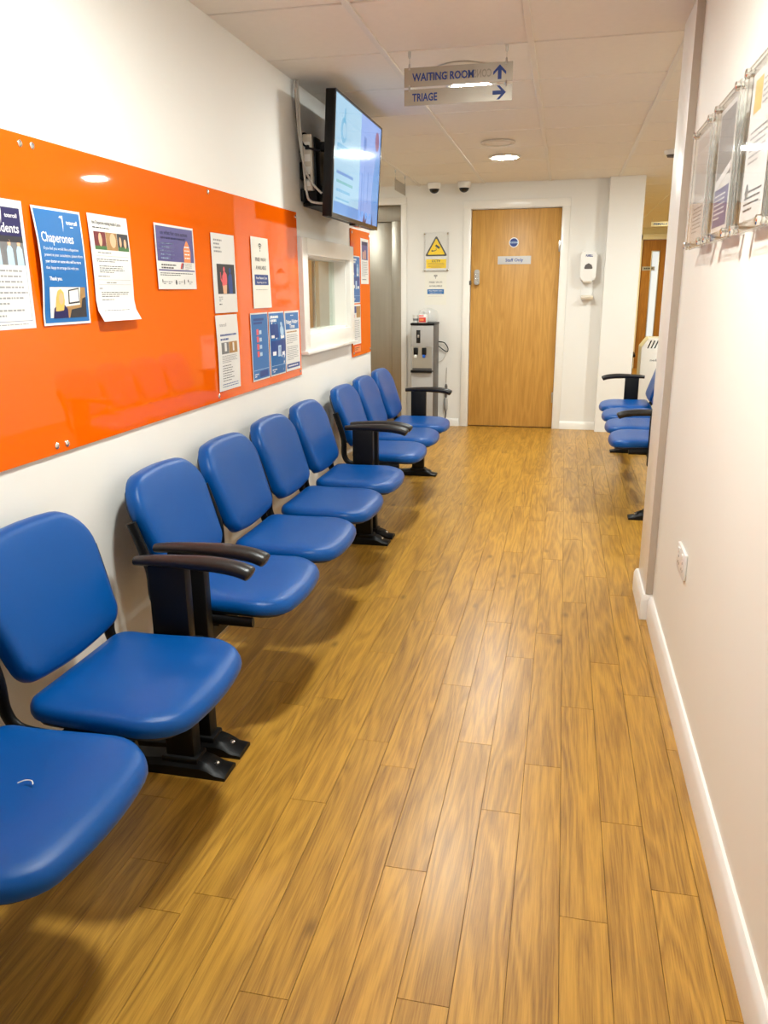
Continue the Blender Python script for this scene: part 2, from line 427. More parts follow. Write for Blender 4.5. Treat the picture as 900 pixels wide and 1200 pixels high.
for i in range(-5, 7):
    for j in range(-10, 19):
        x0, x1, y0, y1 = GX + T * i, GX + T * (i + 1), GY + T * j, GY + T * (j + 1)
        x0, x1, y0, y1 = max(x0, -3.1), min(x1, 2.7), max(y0, -2.1), min(y1, 14.3)
        if x1 - x0 < .03 or y1 - y0 < .03: continue
        inview = (-1.5 < x0 + .3 < 0.42 and 2.3 < y1 < 8) or (x0 > 0.3 and x0 < 1.7 and y0 > 3.4) or (x1 < -1.2 and x0 > -2.2 and 5 < y0 < 8)
        if x0 < XL and y1 <= 5.4: x0 = max(x0, XL - 0.05)
        if x1 - x0 < .03: continue
        if inview:
            o = bpy.data.objects.new('ceiling_tile', tile_mesh(x1 - x0, y1 - y0)); C.objects.link(o)
            o.location = ((x0 + x1) / 2, (y0 + y1) / 2, ZC); o.parent = ceiling
        else:
            box(tile_rest, x0 + .003, x1 - .003, y0 + .003, y1 - .003, ZC, ZC + .02)
tag(obj('tile_field', tile_rest, 'tile', ceiling), kind='stuff')
for i in range(-3, 7):
    gb = NB(); x = GX + T * i
    y0 = 5.4 if x < XL else (3.48 if x > XR + .02 else -2.1)
    box(gb, x - .012, x + .012, y0, 14.3, ZC - .007, ZC + .004, .001, 1)
    obj('grid_bar', gb, 'tee', ceiling)

# ------------------------------------------------------------------ walls
def boxes(name, m, *bs, parent=None, kind='structure', b=0):
    bm = NB()
    for q in bs: box(bm, *q, b)
    o = obj(name, bm, m, parent, smooth=0 if not b else 35)
    if kind and not parent: o['kind'] = kind
    return o
WY0, WY1, WZ0, WZ1 = 3.94, 4.765, 1.10, 1.495       # reception hatch opening
boxes('wall_left', 'wall', (XL - .10, XL, -2.2, WY0, 0, ZC), (XL - .10, XL, WY1, 5.37, 0, ZC), (XL - .10, XL, WY0, WY1, 0, WZ0), (XL - .10, XL, WY0, WY1, WZ1, ZC))
boxes('wall_lobby', 'wall', (-3.2, XL - .10, 5.25, 5.37, 0, ZC), (-3.2, -3.05, 5.37, 7.9, 0, ZC))
boxes('wall_right', 'wall_right', (XR, XR + .16, -2.2, 3.17, 0, ZC))
boxes('trim_1', 'gloss', (XR - .027, XR + .16, 3.17, 3.48, 0, ZC), b=.003)
b = NB(); box(b, XR - .0268, XR - .0002, 3.1655, 3.1702, .108, ZC - .002); obj('edge_face', b, 'edge_beige', bpy.data.objects['trim_1'], 0)  # thin sheet giving the nib's near face a darker beige
boxes('wall_waiting', 'wall', (XR + .16, 2.75, 3.33, 3.48, 0, ZC), (2.6, 2.75, 3.48, 14.4, 0, ZC))
boxes('wall_front', 'wall', (-1.5, .6, -2.2, -2.05, 0, ZC))
DX0, DX1, DZ = -0.895, -0.062, 2.037
LX0, LX1, LZ = -2.46, -1.562, 2.10
boxes('wall_back', 'wall', (-3.2, LX0, YB, YB + .16, 0, ZC), (LX0, LX1, YB, YB + .16, LZ, ZC), (LX1, DX0, YB, YB + .16, 0, ZC), (DX0, DX1, YB, YB + .16, DZ, ZC), (DX1, 0.345, YB, YB + .16, 0, ZC))
boxes('wall_pillar', 'wall', (0.338, 0.637, 7.68, 7.96, 0, ZC))
boxes('wall_far', 'far_wall', (-1.6, 1.20, 14.2, 14.4, 0, ZC), (1.20, 2.15, 14.2, 14.4, 2.09, ZC), (2.15, 2.75, 14.2, 14.4, 0, ZC), (-1.75, -1.6, 7.96, 14.4, 0, ZC))
# skirting boards
def skirting(name, pts, h=.1, t=.018, m='gloss'):
    """pts: wall-face polyline on the floor; the board stands to the left-hand normal"""
    bm = NB(); prof = [(0, 0), (t, 0), (t, h - .022), (t * .72, h - .008), (t * .4, h), (0, h)]
    P = [Vector((*p, 0)) for p in pts]; rings = []
    for i, p in enumerate(P):
        def nrm(a, b): d = (b - a).normalized(); return Vector((-d.y, d.x, 0))
        ns = []
        if i > 0: ns.append(nrm(P[i - 1], p))
        if i < len(P) - 1: ns.append(nrm(p, P[i + 1]))
        n = ns[0] if len(ns) == 1 else (ns[0] + ns[1]) / (1 + ns[0].dot(ns[1]))
        rings.append([bm.verts.new(p + n * d + Vector((0, 0, z))) for d, z in prof])
    k = len(prof)
    for a, b in zip(rings, rings[1:]):
        for j in range(k): bm.faces.new((a[j], a[(j + 1) % k], b[(j + 1) % k], b[j]))
    bm.faces.new(rings[0]); bm.faces.new(rings[-1][::-1])
    return tag(obj(name, bm, m, smooth=25), kind='structure')
skirting('baseboard_right', [(XR, -2.0), (XR, 3.148)], .105)
skirting('baseboard_nib', [(XR + .03, 3.169), (XR - .0275, 3.169), (XR - .0275, 3.481), (XR + .2, 3.481)], .105)
skirting('baseboard_left', [(XL, 5.37), (XL, -2.0)], .1)
skirting('baseboard_back', [(-0.985, YB), (-1.505, YB)], .075)
skirting('baseboard_corner', [(0.338, YB), (0.008, YB)], .075)

# reception room behind the hatch
boxes('wall_reception', 'reception', (-2.6, XL - .105, 5.19, 5.248, 0, ZC), (-2.75, -2.6, 3.0, 5.25, 0, ZC), (-2.6, XL - .10, 2.9, 3.0, 0, ZC))

# ------------------------------------------------------------------ ceiling downlights
def downlight(x, y, col, k, label, i):
    t = thing('downlight', label, 'light', (x, y, ZC), group='round ceiling downlights')
    b = NB(); lathe(b, [(.092, -.004), (.098, -.012), (.112, -.012), (.120, -.006), (.122, -.0036)], (x, y, ZC), 40)
    obj('trim_ring', b, 'white_plastic', t)
    b = NB(); lathe(b, [(.0, -.020), (.05, -.018), (.080, -.013), (.0925, -.006)], (x, y, ZC), 40)
    obj('diffuser', b, emit_mat('lamp_glow', col, LAMP_POWER * k), t)
for i, (x, y, c, k, lab) in enumerate(LAMPS): downlight(x, y, c, k, lab, i)
b = NB(); rl = thing('downlight', 'square ceiling light inside the reception office behind the hatch', 'light', (-1.95, 4.5, ZC))
box(b, -2.2, -1.7, 4.25, 4.75, ZC - .015, ZC - .004); obj('diffuser', b, emit_mat('office_glow', (1, .93, .8), 4.0), rl)
b = NB(); box(b, -2.22, -1.68, 4.23, 4.77, ZC - .012, ZC - .003, .002); obj('trim_ring', b, 'white_plastic', rl)

def ceiling_disc(x, y, label, r=.115):
    t = thing('ceiling_speaker', label, 'speaker', (x, y, ZC), group='round speaker grilles on the ceiling')
    b = NB(); lathe(b, [(r * .78, -.009), (r * .82, -.015), (r * .97, -.013), (r, -.0036)], (x, y, ZC), 36); obj('rim', b, 'beige_plastic', t)
    b = NB(); lathe(b, [(0, -.013), (r * .5, -.012), (r * .79, -.008)], (x, y, ZC), 36); obj('grille', b, 'tile', t)
ceiling_disc(-.49, 5.73, 'round beige speaker grille between the ceiling light and the hanging sign')
ceiling_disc(-.50, 3.87, 'round beige speaker grille half hidden by the hanging waiting room sign')
t = thing('smoke_detector', 'white and dark smoke detector on the ceiling beside the right wall edge', 'detector', (.70, 6.40, ZC))
b = NB(); lathe(b, [(.02, -.036), (.052, -.03), (.06, -.016), (.06, -.0)], (.70, 6.40, ZC)); obj('base', b, 'white_plastic', t)
b = NB(); lathe(b, [(0, -.05), (.036, -.046), (.045, -.03)], (.70, 6.40, ZC)); obj('cover', b, 'dark_plastic', t)

# ------------------------------------------------------------------ oak door in the back wall
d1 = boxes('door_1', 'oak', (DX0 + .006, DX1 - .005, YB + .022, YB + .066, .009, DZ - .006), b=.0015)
b = NB()
for q in ((DX0 - .07, DX0 + .003, 0, DZ + .075), (DX1 - .003, DX1 + .07, 0, DZ + .075)): box(b, q[0], q[1], YB - .018, YB, q[2], q[3], .004)
box(b, DX0 - .07, DX1 + .07, YB - .0185, YB, DZ + .003, DZ + .0755, .004); obj('architrave', b, 'gloss', d1)
b = NB(); box(b, DX0 - .02, DX0 + .003, YB + .001, YB + .15, 0, DZ + .02); box(b, DX1 - .002, DX1 + .02, YB + .001, YB + .15, 0, DZ + .02); box(b, DX0, DX1, YB + .001, YB + .15, DZ - .002, DZ + .02)
box(b, DX0, DX1, YB + .07, YB + .1, 0, DZ); obj('frame', b, 'gloss', d1)
for z in (1.70, .30):
    b = NB(); sweep(b, [(DX1 - .001, YB + .014, z - .05), (DX1 - .001, YB + .014, z + .05)], .008, n=10)
    box(b, DX1 - .02, DX1 + .018, YB + .0145, YB + .021, z - .05, z + .05, .001); obj('hinge', b, 'steel', d1)
lk = NB()
prism(lk, rounded([(-.024, -.07), (.024, -.07), (.024, .07), (-.024, .07)], .02), lambda u, v, d: Vector((-.83 + u, YB + .022 - d, 1.43 + v)), 0, .03)
lk = obj('keypad_lock', lk, 'steel', d1)
for r in range(5):
    for c in range(2):
        b = NB(); lathe(b, [(.0055, 0), (.0055, -.004), (.003, -.005)], (-.84 + .02 * c, YB - .008, 1.465 - .017 * r), 10, 'Y'); obj('button', b, 'chrome', lk)
b = NB(); sweep(b, [(-.83, YB - .006, 1.372), (-.83, YB - .035, 1.372)], .012, n=12); obj('knob', b, 'steel', lk)
b = NB(); box(b, DX0 - .006, DX0 + .012, YB - .022, YB + .021, 1.36, 1.40, .003); obj('latch_keep', b, 'dark_plastic', d1)

# ------------------------------------------------------------------ lift in the lobby
d2 = boxes('door_2', 'liftsteel', (LX0, LX1, YB + .17, YB + .2, 0, LZ + .05))
b = NB(); box(b, LX0, LX1, YB + .075, YB + .165, 1.955, LZ - .002, .002); obj('transom', b, 'liftsteel', d2)
for a0, a1 in ((LX0 + .1, -2.012), (-2.008, LX1 - .1)):
    b = NB(); box(b, a0, a1, YB + .11, YB + .14, .01, 1.953, .002); obj('panel', b, 'liftsteel', d2)
for a0, a1 in ((LX0 + .001, LX0 + .1), (LX1 - .1, LX1 - .001)):
    b = NB(); box(b, a0, a1, YB + .02, YB + .13, 0, 1.953, .003); obj('jamb', b, 'liftsteel', d2)
b = NB(); box(b, LX1 - .002, LX1 + .055, YB - .016, YB, 0, LZ + .06, .003); box(b, LX0 - .055, LX0 + .002, YB - .016, YB, 0, LZ + .06, .003)
box(b, LX0 - .055, LX1 + .055, YB - .0165, YB, LZ - .002, LZ + .061, .003); obj('architrave', b, 'gloss', d2)

# ------------------------------------------------------------------ far oak door with vision panel
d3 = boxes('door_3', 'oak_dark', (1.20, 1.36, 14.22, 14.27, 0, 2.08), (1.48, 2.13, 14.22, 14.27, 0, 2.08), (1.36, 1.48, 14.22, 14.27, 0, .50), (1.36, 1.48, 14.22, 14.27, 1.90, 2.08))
b = NB(); box(b, 1.36, 1.48, 14.235, 14.25, .50, 1.90); obj('pane', b, 'glow_pane', d3)
b = NB()
for q in ((1.352, 1.367, .49, 1.91), (1.473, 1.488, .49, 1.91), (1.36, 1.48, .49, .505), (1.36, 1.48, 1.895, 1.91)): box(b, q[0], q[1], 14.21, 14.235, q[2], q[3], .002)
obj('bead', b, 'steel', d3)
b = NB(); box(b, 1.12, 2.2, 14.17, 14.2, 2.085, 2.17, .004); box(b, 1.12, 1.2, 14.17, 14.2, 0, 2.16, .004); obj('architrave', b, 'gloss', d3)

# ------------------------------------------------------------------ reception hatch
w1 = boxes('window_1', 'gloss', (XL - .005, XL + .028, 3.858, WY0 + .004, 1.022, 1.572), (XL - .005, XL + .028, WY1 - .004, 4.845, 1.022, 1.572),
           (XL - .005, XL + .0275, WY0, WY1, WZ1 - .004, 1.5725), (XL - .005, XL + .0275, WY0, WY1, 1.0215, WZ0 + .004), b=.003)
b = NB()
for q in ((WY0 - .001, WY0 + .012, WZ0, WZ1), (WY1 - .012, WY1 + .001, WZ0, WZ1), (WY0, WY1, WZ1 - .012, WZ1 + .001), (WY0, WY1, WZ0 - .001, WZ0 + .012)):
    box(b, XL - .105, XL - .002, *q)
obj('reveal', b, 'gloss', w1)
b = NB(); box(b, XL - .078, XL - .072, WY0 + .012, WY1 - .012, WZ0 + .012, WZ1 - .012); pane = obj('pane', b, 'glass', w1)
b = NB(); box(b, XL - .092, XL - .086, 4.40, WY1 - .012, WZ0 + .012, WZ1 - .012); obj('sliding_pane', b, 'glass', w1)
b = NB(); box(b, XL - .098, XL - .08, 4.392, 4.402, WZ0 + .012, WZ1 - .012, .002); obj('pane_edge', b, 'aluminium', w1)
b = NB(); box(b, XL, XL + .045, 3.85, 4.853, 1.005, 1.0215, .003); obj('sill', b, 'gloss', w1)

# ------------------------------------------------------------------ printed sheets and lettering
_tc = {}
def text_geo(s, bold=0.0):
    key = (s, bold)
    if key not in _tc:
        cu = bpy.data.curves.new('lettering', 'FONT'); cu.body = s; cu.size = 1.0; cu.resolution_u = 2; cu.offset = bold
        ob = bpy.data.objects.new('lettering', cu); C.objects.link(ob)
        dg = bpy.context.evaluated_depsgraph_get()
        me = bpy.data.meshes.new_from_object(ob.evaluated_get(dg))
        vs = [(v.co.x, v.co.y) for v in me.vertices]; fs = [tuple(p.vertices) for p in me.polygons]
        bpy.data.objects.remove(ob); bpy.data.curves.remove(cu); bpy.data.meshes.remove(me)
        _tc[key] = (vs, fs)
    return _tc[key]

class Sheet:
    """flat or slightly curled printed sheet: origin lower-left, R right, U up, N towards the viewer"""
    def __init__(s, O, R, U, N, w, h, curl=None):
        s.O, s.R, s.U, s.N, s.w, s.h = Vector(O), Vector(R), Vector(U), Vector(N), w, h
        s.curl = curl or (lambda a, b: 0.0)
    def P(s, u, v, d=0.0):
        return s.O + s.R * u + s.U * v + s.N * (d + s.curl(u / s.w, v / s.h))
    def base(s, name, m, parent, t=.0006, nx=6, ny=10):
        bm = NB(); F, B = {}, {}
        for i in range(nx + 1):
            for j in range(ny + 1):
                u, v = s.w * i / nx, s.h * j / ny
                F[i, j] = bm.verts.new(s.P(u, v, t)); B[i, j] = bm.verts.new(s.P(u, v, 0))
        for i in range(nx):
            for j in range(ny):
                bm.faces.new((F[i, j], F[i + 1, j], F[i + 1, j + 1], F[i, j + 1])); bm.faces.new((B[i, j], B[i, j + 1], B[i + 1, j + 1], B[i + 1, j]))
        for i in range(nx):
            bm.faces.new((F[i, 0], B[i, 0], B[i + 1, 0], F[i + 1, 0])); bm.faces.new((F[i, ny], F[i + 1, ny], B[i + 1, ny], B[i, ny]))
        for j in range(ny):
            bm.faces.new((F[0, j], F[0, j + 1], B[0, j + 1], B[0, j])); bm.faces.new((F[nx, j], B[nx, j], B[nx, j + 1], F[nx, j + 1]))
        s.t = t; return obj(name, bm, m, parent)
    def quad(s, bm, u0, v0, u1, v1, lev=1):
        nx = max(1, int(abs(u1 - u0) / .04)); ny = max(1, int(abs(v1 - v0) / .03)); G = {}
        for i in range(nx + 1):
            for j in range(ny + 1): G[i, j] = bm.verts.new(s.P(u0 + (u1 - u0) * i / nx, v0 + (v1 - v0) * j / ny, s.t + lev * .00035))
        for i in range(nx):
            for j in range(ny): bm.faces.new((G[i, j], G[i + 1, j], G[i + 1, j + 1], G[i, j + 1]))
    def rect(s, name, u0, v0, u1, v1, m, parent, lev=1):
        bm = NB(); s.quad(bm, u0, v0, u1, v1, lev); return obj(name, bm, m, parent, 0)
    def rects(s, name, L, m, parent, lev=1):
        for q in L: o = s.rect(name, *q, m, parent, lev)
        return o
    def poly(s, name, pts, m, parent, lev=2):
        bm = NB(); bm.faces.new([bm.verts.new(s.P(u, v, s.t + lev * .00035)) for u, v in pts]); return obj(name, bm, m, parent, 0)
    def polys(s, name, L, m, parent, lev=2):
        if name not in ('wifi_symbol', 'camera_symbol', 'sponsor_logo', 'screen_plant'):
            for pts in L: o = s.poly(name, pts, m, parent, lev)
            return o
        bm = NB()
        for pts in L: bm.faces.new([bm.verts.new(s.P(u, v, s.t + lev * .00035)) for u, v in pts])
        return obj(name, bm, m, parent, 0)
    def ell(s, cu, cv, a, b_, n=16): return [(cu + a * math.cos(2 * PI * i / n), cv + b_ * math.sin(2 * PI * i / n)) for i in range(n)]
    def text(s, name, st, u, v, size, m, parent, align='l', bold=0.0, lev=2, width=None, mirror=False):
        vs, fs = text_geo(st, bold); mx = max(a for a, _ in vs); mn = min(a for a, _ in vs)
        k = size; kx = k if width is None else width / (mx - mn)
        off = {'l': -mn * kx, 'c': -(mn + mx) / 2 * kx, 'r': -mx * kx}[align]
        bm = NB(); V = []
        for a, b_ in vs:
            uu = a * kx + off
            V.append(bm.verts.new(s.P(u - uu if mirror else u + uu, v + b_ * k, s.t + lev * .00035)))
        for f in fs:
            try: bm.faces.new([V[i] for i in f])
            except ValueError: pass
        return obj(name, bm, m, parent, 0)
    def lines(s, name, u0, u1, v_top, n, pitch, th, m, parent, seed=0, lev=1, center=False, last=.6):
        """rows of unreadable small print: word-long strokes"""
        R = random.Random(seed); bm = NB()
        for i in range(n):
            v = v_top - pitch * i; end = u1 if i < n - 1 else u0 + (u1 - u0) * last
            end -= R.random() * (u1 - u0) * .12
            st = u0 + ((u1 - end) / 2 if center else 0); e2 = end + (st - u0)
            u = st
            while u < e2 - .002:
                wd = R.uniform(.006, .02); s.quad(bm, u, v - th, min(u + wd, e2), v, lev); u += wd + .0028
        return obj(name, bm, m, parent, 0)

def left_sheet(y0, z0, w, h, off=.0085, curl=None): return Sheet((XL + off, y0, z0), (0, 1, 0), (0, 0, 1), (1, 0, 0), w, h, curl)
def back_sheet(x0, z0, w, h, off=.001, curl=None): return Sheet((x0, YB - off, z0), (1, 0, 0), (0, 0, 1), (0, -1, 0), w, h, curl)
A4W, A4H = .21, .297

# orange notice panels
def acrylic_panel(name_label, y0, y1, z0, z1, screws):
    t = thing('notice_panel', name_label, 'notice board', (XL, y0, z0), group='orange glossy notice panels')
    b = NB(); box(b, XL + .002, XL + .008, y0, y1, z0, z1); obj('board', b, 'orange', t)
    for y, z in screws:
        b = NB(); lathe(b, [(.0085, .0075), (.0085, .0105), (.006, .0125), (0, .013)], (XL, y, z), 16, 'X'); obj('screw', b, 'chrome', t)
acrylic_panel('orange glossy notice panel at the left picture edge with the student poster', -.2, 1.8219, .908, 1.682, [(1.797, 1.660), (1.797, .929), (.8, 1.66), (-.17, 1.66), (-.17, .93)])
acrylic_panel('long orange glossy notice panel with chaperone notice and seven posters', 1.822, 3.842, .908, 1.682, [(1.843, 1.662), (1.842, .927), (2.842, 1.666), (2.826, .928), (3.822, 1.662), (3.816, .928)])
acrylic_panel('narrow orange glossy notice panel right of the reception hatch', 4.862, 5.345, .912, 1.682, [(4.885, 1.66), (5.32, 1.66), (4.885, .934), (5.32, .934)])

def poster(label, y0, z0, w, h, m='paper', curl=None, group='paper notices on the orange panels'):
    t = thing('poster', label, 'poster', (XL + .0085, y0, z0), group=group)
    s = left_sheet(y0, z0, w, h, curl=curl); s.base('sheet', m, t); return s, t
def logo(s, t, u, v, k, m='white_ink', st='totercall'):
    s.text('logo', st, u, v, .016 * k, m, t, 'r', .02)
    s.lines('logo_strapline', u - .036 * k, u, v - .006 * k, 1, .01, .002, m, t, 3, last=1)
    pts = [(u - .085 * k, v + .016 * k), (u - .080 * k, v + .021 * k), (u - .066 * k, v + .022 * k), (u - .069 * k, v - .004 * k), (u - .074 * k, v - .022 * k), (u - .072 * k, v + .002 * k), (u - .073 * k, v + .015 * k), (u - .079 * k, v + .016 * k)]
    s.poly('logo_mark', pts, m, t)

# poster 1: students
s, t = poster('white poster with navy header and nurses photo at the left picture edge', 1.562, 1.233, .212, .296, curl=lambda a, b: .004 * math.sin(PI * b) * (1 - a))
s.rect('header', .012, .214, .200, .278, 'navy', t); logo(s, t, .188, .256, .82); s.text('heading', 'Students', .190, .222, .030, 'white_ink', t, 'r', .012)
s.rect('photo', .012, .148, .200, .214, 'grey_print', t)
s.polys('photo_figure', [[(.14 + dx, .148), (.165 + dx, .148), (.163 + dx, .185), (.157 + dx, .192), (.146 + dx, .192), (.141 + dx, .182)] for dx in (-.09, -.05, -.005, .03)], 'pale_blue_ink', t)
s.polys('photo_face', [s.ell(.152 + dx, .198, .006, .008) for dx in (-.09, -.05, -.005, .03)], 'skin', t)
s.rects('photo_shadow', [(.012, .2, .2, .214), (.02, .148, .04, .2)], 'dark_print', t, 2)
s.lines('body_text', .022, .196, .137, 7, .0125, .0042, 'ink_light', t, 5); s.lines('footer_text', .022, .19, .046, 2, .012, .0042, 'ink_light', t, 6)
s.rects('border', [(.0115, .018, .0125, .214), (.1995, .018, .2005, .214), (.0115, .018, .2005, .019)], 'blue_deep', t)
s.lines('small_print', .06, .19, .012, 1, .01, .002, 'ink_light', t, 9, last=1)
# poster 2: chaperones
s, t = poster('bright blue Chaperones poster with photo of a blonde woman', 1.803, 1.236, .206, .288, 'paper', curl=lambda a, b: .011 * math.sin(PI * min(1, (1 - b) * 1.1)) * (1 - .65 * a) + .003)
s.rect('blue_field', .006, .006, .200, .282, 'blue_print', t)
logo(s, t, .185, .252, .92); s.text('heading', 'Chaperones', .018, .205, .034, 'white_ink', t, 'l', .008, width=.14)
for k, (tx, bd) in enumerate((('If you feel you would like a chaperone', .0), ('present at your consultation, please inform', .0), ('your doctor or nurse who will be more', .012), ('than happy to arrange this with you.', .0))):
    s.text('body_text', tx, .020, .186 - .0155 * k, .0105, 'white_ink', t, 'l', bd, width=(.155, .172, .160, .148)[k])
s.text('thank_you_text', 'Thank you.', .030, .112, .0125, 'white_ink', t, 'l', .03)
s.rect('photo', .028, .017, .188, .095, 'cream_paper', t, 2)
s.poly('photo_screen_edge', [(.108, .052), (.108, .088), (.158, .094), (.160, .055)], 'dark_print', t, 3); s.poly('photo_screen', [(.112, .056), (.112, .085), (.154, .090), (.156, .059)], 'paper', t, 4)
s.poly('photo_background', [(.098, .017), (.188, .017), (.188, .095), (.165, .095), (.16, .05), (.098, .046)], 'brown_print', t, 3)
s.poly('photo_dark_figure', [(.11, .017), (.188, .017), (.188, .07), (.172, .066), (.165, .043), (.12, .038)], 'dark_print', t, 4)
s.poly('photo_jacket', [(.040, .017), (.105, .017), (.103, .040), (.088, .052), (.06, .052), (.044, .042)], 'navy', t, 4)
s.poly('photo_hair', [(.050, .035), (.085, .035), (.090, .06), (.086, .082), (.073, .091), (.06, .086), (.053, .068)], 'blonde', t, 5)
s.poly('photo_face', s.ell(.074, .066, .010, .015), 'skin', t, 6)
# poster 3: printed letter with photo strip
s, t = poster('white typed notice with a strip of three photos beside the Chaperones poster', 2.045, 1.238, .205, .289, 'paper', curl=lambda a, b: .002 + .004 * math.sin(PI * b) + (.022 * ((.16 - b) / .16) ** 1.5 if b < .16 else 0))
s.text('heading', 'the Chaperone visiting Health Centre', .018, .263, .0135, 'ink', t, 'l', .01, width=.15); s.lines('subheading', .018, .11, .255, 1, .01, .003, 'ink', t, 12, last=1)
for k, mm in enumerate(('maroon', 'brown_print', 'dark_print')):
    s.rect('photo', .020 + .060 * k, .195, .079 + .060 * k, .243, mm, t)
s.rects('photo_grass', [(.020, .195, .079, .205), (.142, .195, .199, .206)], 'green', t, 2)
s.polys('photo_figure', [s.ell(.05, .222, .009, .018), s.ell(.115, .222, .016, .02), s.ell(.155, .22, .006, .014), s.ell(.18, .216, .007, .013)], 'skin', t, 2)
for k, (v, n, a, e) in enumerate(((.188, 1, .03, .17), (.170, 2, .02, .195), (.152, 4, .03, .17), (.124, 1, .02, .14), (.107, 1, .06, .16), (.091, 1, .02, .05), (.080, 3, .03, .19), (.06, 3, .03, .1), (.040, 1, .05, .16), (.03, 2, .03, .18))):
    s.lines('body_text', a, e, v, n, .0055, .0020, 'ink', t, 20 + k)
s.rects('rule', [(.018, v, .192, v + .0008) for v in (.178, .113, .1, .047, .034)], 'ink_light', t)
# poster 4: violet
s, t = poster('violet and white poster with an orange candle shape and sponsor logos', 2.408, 1.326, .284, .203, 'paper', curl=lambda a, b: .004 * (1 - a) + .002)
s.rect('violet_field', .008, .088, .276, .196, 'purple', t)
s.text('heading', 'on what for care across', .035, .172, .017, 'navy', t, 'l', .03, width=.2); s.lines('subheading', .04, .23, .164, 1, .01, .006, 'navy', t, 33, last=1)
for k in range(5): s.lines('body_text', .03, .135, .146 - .0115 * k, 1, .01, .0042, 'pale_blue_ink', t, 35 + k, last=1)
s.poly('candle', [(.198, .088), (.248, .088), (.252, .125), (.244, .14), (.229, .158), (.221, .158), (.205, .14), (.198, .13)], 'peach', t)
s.lines('candle_text', .204, .246, .14, 4, .012, .004, 'white_ink', t, 44, lev=3, last=1)
s.lines('strip_text', .03, .14, .079, 2, .009, .0045, 'ink', t, 47, last=.8); s.rect('band', .01, .058, .276, .0625, 'purple', t)
s.poly('emblem', [(.166, .066), (.176, .066), (.186, .085), (.176, .085)], 'red', t); s.poly('emblem_dark', [(.178, .066), (.186, .066), (.196, .084), (.188, .086)], 'navy', t); s.lines('emblem_text', .205, .26, .084, 4, .006, .0022, 'ink_light', t, 48)
s.lines('small_print', .018, .265, .052, 2, .006, .0024, 'ink', t, 49)
s.polys('sponsor_logo', [s.ell(.128, .022, .006, .008), s.ell(.03, .026, .003, .006), s.ell(.19, .024, .003, .009), s.ell(.218, .027, .004, .005)], 'ink', t)
for k, u in enumerate((.035, .07, .145, .226)): s.lines('sponsor_text', u, u + .033, .025, 2, .006, .003, 'ink_light', t, 55 + k)
# poster 5: red and blue figure
s, t = poster('white poster with a red and a blue standing figure on black', 2.835, 1.238, .208, .289, 'paper', curl=lambda a, b: .003 + .003 * a)
for k, wd in enumerate((.075, .055, .07, .07)): s.lines('heading', .02, .02 + wd, .268 - .0135 * k, 1, .01, .006, 'ink_light', t, 60 + k, last=1)
s.rect('photo', .035, .070, .195, .180, 'dark_print', t)
s.polys('photo_red_figure', [[(.075, .100), (.090, .100), (.118, .105), (.122, .118), (.120, .142), (.108, .152), (.092, .150), (.078, .135)], s.ell(.098, .160, .0085, .011), [(.062, .150), (.068, .150), (.070, .128), (.082, .115), (.080, .106), (.064, .122)]], 'pinkred', t)
s.poly('photo_red_legs', [(.082, .071), (.112, .071), (.118, .104), (.078, .101)], 'skin', t)
s.polys('photo_blue_figure', [[(.138, .071), (.168, .071), (.170, .12), (.166, .142), (.150, .148), (.134, .135), (.13, .11)], s.ell(.152, .157, .0085, .011)], 'blue_deep', t)
s.lines('caption', .04, .075, .060, 3, .007, .003, 'ink_light', t, 66); s.lines('small_print', .04, .065, .034, 1, .01, .004, 'ink', t, 67, last=1)
# poster 6: free wi-fi
def wifi_art(s, t, kx, kz, blue='blue_deep'):
    c = (.105 * kx, .245 * kz)
    arcs = []
    for r in (.010, .019, .028):
        A = [(c[0] + r * kx * math.cos(a), c[1] + r * kz * math.sin(a)) for a in [PI * (.25 + .5 * i / 8) for i in range(9)]]
        B = [(c[0] + (r - .005) * kx * math.cos(a), c[1] + (r - .005) * kz * math.sin(a)) for a in [PI * (.25 + .5 * i / 8) for i in range(9)]]
        for i in range(8): arcs.append([A[i], A[i + 1], B[i + 1], B[i]])
    arcs.append(s.ell(c[0], c[1] - .003 * kz, .0035 * kx, .0035 * kz)); s.polys('wifi_symbol', arcs, 'ink', t)
    s.text('heading', 'FREE WI-FI', .105 * kx, .198 * kz, .022 * kz, 'ink', t, 'c', .005, width=.125 * kx)
    s.text('heading_second_line', 'AVAILABLE', .105 * kx, .164 * kz, .022 * kz, 'ink', t, 'c', .005, width=.125 * kx)
    s.rect('blue_band', .025 * kx, .098 * kz, .187 * kx, .142 * kz, blue, t)
    s.text('band_text', 'Free Patient Care', .106 * kx, .123 * kz, .015 * kz, 'white_ink', t, 'c', .02, width=.13 * kx)
    s.text('band_text', 'Supporting your care', .106 * kx, .106 * kz, .011 * kz, 'white_ink', t, 'c', .01, width=.115 * kx)
    s.lines('small_print', .035 * kx, .18 * kx, .080 * kz, 1, .01, .002, 'ink_light', t, 71, last=1)
s, t = poster('cream free wi-fi notice with a blue band on the orange panel', 3.226, 1.247, .198, .290, 'cream_paper', curl=lambda a, b: .003 + .006 * (1 - b) * a)
wifi_art(s, t, .943, .976)
